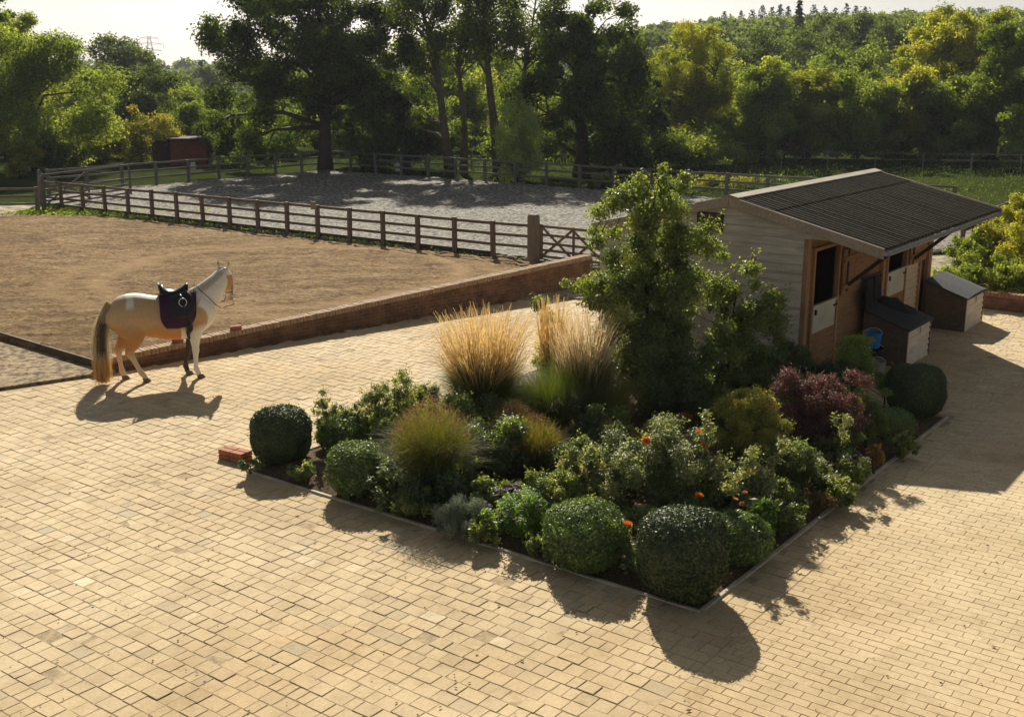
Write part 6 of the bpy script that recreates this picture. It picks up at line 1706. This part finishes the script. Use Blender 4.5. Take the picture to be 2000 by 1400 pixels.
for i, (px, by, ty, w, t, lb) in enumerate(((1010, 830, 740, 120, .35, 'dark leafy filler between the two plume grasses'), (1110, 940, 850, 120, .25, 'shaded leafy filler right of the small orange grass'), (880, 900, 800, 110, .2, 'dark filler behind the red tipped grass'), (820, 850, 740, 100, .4, 'reddish green shrub behind the red tipped grass'), (1400, 850, 750, 150, .2, 'dark filler behind the yellow green spirea'), (1160, 960, 870, 120, .3, 'green filler left of the orange rose bush'), (960, 1000, 925, 110, .3, 'low dark filler behind the lavender'), (1385, 1010, 930, 110, .25, 'shaded filler between the two rose bushes'), (1540, 1010, 940, 90, .25, 'dark filler beside the strappy leaved plant'), (1640, 900, 830, 90, .25, 'shaded filler in front of the berberis'), (1480, 800, 700, 130, .3, 'shaded leafy filler at the foot of the glinting shrub'), (1250, 950, 870, 150, .4, 'green filler deep inside the rose bush'), (700, 930, 870, 70, .35, 'small dark filler between the left mounds'), (1570, 830, 740, 120, .25, 'dark leafy filler behind the berberis'), (1180, 800, 700, 110, .3, 'shaded filler between silvery grass and garden tree'),
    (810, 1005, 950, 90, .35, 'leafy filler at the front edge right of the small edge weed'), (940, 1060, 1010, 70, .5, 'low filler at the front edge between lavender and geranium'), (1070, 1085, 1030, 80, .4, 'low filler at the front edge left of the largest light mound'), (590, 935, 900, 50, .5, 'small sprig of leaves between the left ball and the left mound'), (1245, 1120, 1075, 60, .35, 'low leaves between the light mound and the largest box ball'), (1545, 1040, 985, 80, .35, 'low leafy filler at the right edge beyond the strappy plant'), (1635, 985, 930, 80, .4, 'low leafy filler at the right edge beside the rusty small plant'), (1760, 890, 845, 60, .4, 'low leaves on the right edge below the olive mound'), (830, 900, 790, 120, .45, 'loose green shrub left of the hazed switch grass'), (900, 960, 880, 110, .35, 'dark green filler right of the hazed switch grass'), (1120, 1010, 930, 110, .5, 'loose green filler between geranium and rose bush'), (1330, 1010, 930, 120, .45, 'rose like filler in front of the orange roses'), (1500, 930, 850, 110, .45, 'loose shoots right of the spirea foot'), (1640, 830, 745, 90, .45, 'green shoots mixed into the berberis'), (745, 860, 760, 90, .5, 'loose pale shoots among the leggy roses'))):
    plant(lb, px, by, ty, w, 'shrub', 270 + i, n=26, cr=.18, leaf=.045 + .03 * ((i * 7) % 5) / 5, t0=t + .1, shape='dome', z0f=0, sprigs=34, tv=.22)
# ornamental grasses
def grass_clump(label, px, py, top, wpx, blades, mat_b, seed, plumes=0, mat_p=None, blade_h=.6, bw=.006, spread=.5, plume_len=.35, name='plume_grass', tb=(.3, .8), r_base=.12, plume_w=.010, lean=.35, haze_n=0, droop_p=.20, wob=.05):
    rng = np.random.default_rng(seed)
    p = at(px, py, .05); h = atY(px, top, p.y).z - .05; k = mpp((p.x, p.y, h * .6)); R = wpx / 2 * k
    root = empty(name, (p.x, p.y, .05), 0, label, 'ornamental grass', GB)
    def strips(n, hh, reach, w0, t0, t1, arc, seg=6, plume=None):
        V = []; F = []; T = []
        for i in range(n):
            a = rng.uniform(0, 2 * PI); rb = r_base * math.sqrt(rng.random()); L = hh * rng.uniform(.62, 1.05)
            u = rng.random() ** .6 * (1 if plume is None else 1)
            x0, y0 = rb * math.cos(a), rb * math.sin(a); ex, ey = math.cos(a) * reach * u, math.sin(a) * reach * u
            sd = rng.uniform(0, PI); dx, dy = math.cos(sd), math.sin(sd); b = len(V); tt = rng.uniform(t0, t1)
            wx, wy = rng.normal(0, wob, 2) * hh; w2 = rng.uniform(2, 5)
            for q in range(seg + 1):
                s = q / seg
                x = x0 + ex * s ** (1.3 if plume is not None else 1.7); y = y0 + ey * s ** (1.3 if plume is not None else 1.7)
                z = L * (s - arc * u * s ** 3.2)
                x += wx * s * s * math.sin(w2 * s); y += wy * s * s * math.cos(w2 * s)
                w = w0 * (1 - s * .85) if plume is None else (w0 * .25 if s < 1 - plume else w0 * (1.0 - .75 * abs((s - (1 - plume)) / plume - .35)))
                V.append((x - dx * w, y - dy * w, z)); V.append((x + dx * w, y + dy * w, z))
            for q in range(seg):
                F.append((b + 2 * q, b + 2 * q + 1, b + 2 * q + 3, b + 2 * q + 2)); T.append(min(1, max(0, tt + (.15 * (q / seg) - .05))) if plume is None else (0.0 if (q + .5) / seg < 1 - plume else min(1, max(.25, .3 + tt * .7))))
        return V, F, T
    V, F, T = strips(blades, h * blade_h, R * spread * 1.4, bw, tb[0], tb[1], .38)
    link('blades', np_mesh('blades', V, F, T), mat_b, root)
    if plumes:
        V, F, T = strips(plumes, h, R * .95 * lean / .35, plume_w, .2, 1.0, droop_p, seg=10, plume=plume_len)
        link('plumes', np_mesh('plumes', V, F, T), mat_p, root)
    if haze_n:
        a = rng.uniform(0, 2 * PI, haze_n); rr = R * .95 * np.sqrt(rng.random(haze_n)) ; zz = h * (.98 - .45 * (rr / R) ** 1.6 * rng.uniform(.6, 1.2, haze_n) - .25 * rng.random(haze_n))
        P = np.stack([rr * np.cos(a), rr * np.sin(a), zz], 1)
        L = rng.uniform(.010, .030, haze_n); V, F = leaf_arrays(P, unit(rng.normal(size=P.shape)), L, L * .4, rng, droop=.5)
        link('seed_heads', np_mesh('seed_heads', V, F, rng.random(haze_n)), m_seed, root)
    return root
m_blade = leafmat('grass_blades', [(0.035, 0.055, 0.012), (0.06, 0.09, 0.018), (0.10, 0.135, 0.028), (0.18, 0.19, 0.05)], .36, .08, .4)
m_plume = leafmat('straw_plumes', [(0.09, 0.115, 0.025), (0.50, 0.32, 0.11), (0.68, 0.50, 0.22), (0.76, 0.63, 0.36)], .40, .03, .5, (1.15, 1.0, .75))
m_plumep = leafmat('pink_plumes', [(0.09, 0.115, 0.025), (0.50, 0.34, 0.17), (0.68, 0.54, 0.34), (0.76, 0.66, 0.46)], .40, .03, .5, (1.1, 1.0, .8))
m_redtip = leafmat('red_seed_heads', [(0.08, 0.10, 0.02), (0.15, 0.085, 0.05), (0.26, 0.16, 0.09)], .45, .04, .5, (1.3, .9, .6))
m_yblade = leafmat('yellow_blades', [(0.04, 0.07, 0.012), (0.08, 0.12, 0.018), (0.17, 0.19, 0.03), (0.42, 0.26, 0.04)], .5, .05, .45)
m_seed = leafmat('reddish_seed_heads', [(0.16, 0.10, 0.05), (0.24, 0.15, 0.08), (0.32, 0.23, 0.13)], .45, .03, .5, (1.2, 1.0, .7))
grass_clump('tall feather grass with golden straw plumes, nearer to the brick wall', 945, 845, 598, 200, 4600, m_blade, 301, 1150, m_plume, .78, .0048, .80, .42, lean=.34, plume_w=.0046, wob=.07, droop_p=.10, tb=(.3, .85))
grass_clump('slim sheaf of orange straw plumes left of the pinkish plume grass', 1078, 800, 580, 55, 700, m_blade, 311, 330, m_plume, .70, .0045, .8, .42, lean=.33, plume_w=.0046, wob=.04, droop_p=.06)
grass_clump('tall feather grass with pale pinkish plumes beside the garden tree', 1140, 845, 600, 120, 4600, m_blade, 302, 650, m_plumep, .82, .0048, .9, .38, lean=.36, plume_w=.0046, wob=.07, droop_p=.10, tb=(.3, .85))
grass_clump('green feather grass clump in front of the pinkish plume grass', 1075, 870, 690, 140, 3000, m_blade, 303, 0, None, 1.0, .0045, .9, wob=.1)
grass_clump('bright green low grass between the two plume grasses', 1025, 860, 742, 120, 2200, m_blade, 304, 0, None, .95, .0045, .85, tb=(.5, 1.0), haze_n=1500, wob=.1)
grass_clump('reddish hazed switch grass in the left half of the bed', 845, 965, 765, 175, 3800, m_yblade, 305, 0, None, .92, .004, .85, tb=(.0, .75), haze_n=9000, wob=.12)
grass_clump('small grass with orange autumn blades in the centre of the bed', 1045, 930, 800, 105, 2600, m_yblade, 306, 0, None, .95, .0042, .85, tb=(.1, .95), haze_n=2600, wob=.12)
grass_clump('fine silvery grass leaning at the right of the pinkish plumes', 1195, 860, 700, 90, 1600, m_blade, 307, 0, None, .95, .0035, 1.0, tb=(.5, 1.0), haze_n=1500, wob=.15)
grass_clump('wispy reddish grass between the first plume grass and the orange grass', 1005, 905, 775, 110, 1100, m_yblade, 308, 0, None, .9, .0035, .8, haze_n=6000, wob=.15)

# ------------------------------------------------------------------ haze over the valley
def haze():
    m = bpy.data.materials.new('haze_air'); m.use_nodes = True; nt = m.node_tree
    nt.nodes.remove(nt.nodes['Principled BSDF']); out = nt.nodes['Material Output']
    v = N(nt, 'ShaderNodeVolumePrincipled'); v.inputs['Color'].default_value = (.85, .9, 1, 1); v.inputs['Density'].default_value = .00018
    v.inputs['Anisotropy'].default_value = .3
    nt.links.new(v.outputs[0], out.inputs['Volume'])
    b = MB(); b.box((0, 380, 34), (1500, 1000, 76)); tag(b.build('haze', m), 'thin bright haze hanging over the valley', 'haze', kind='stuff')
if USE_HAZE: haze()
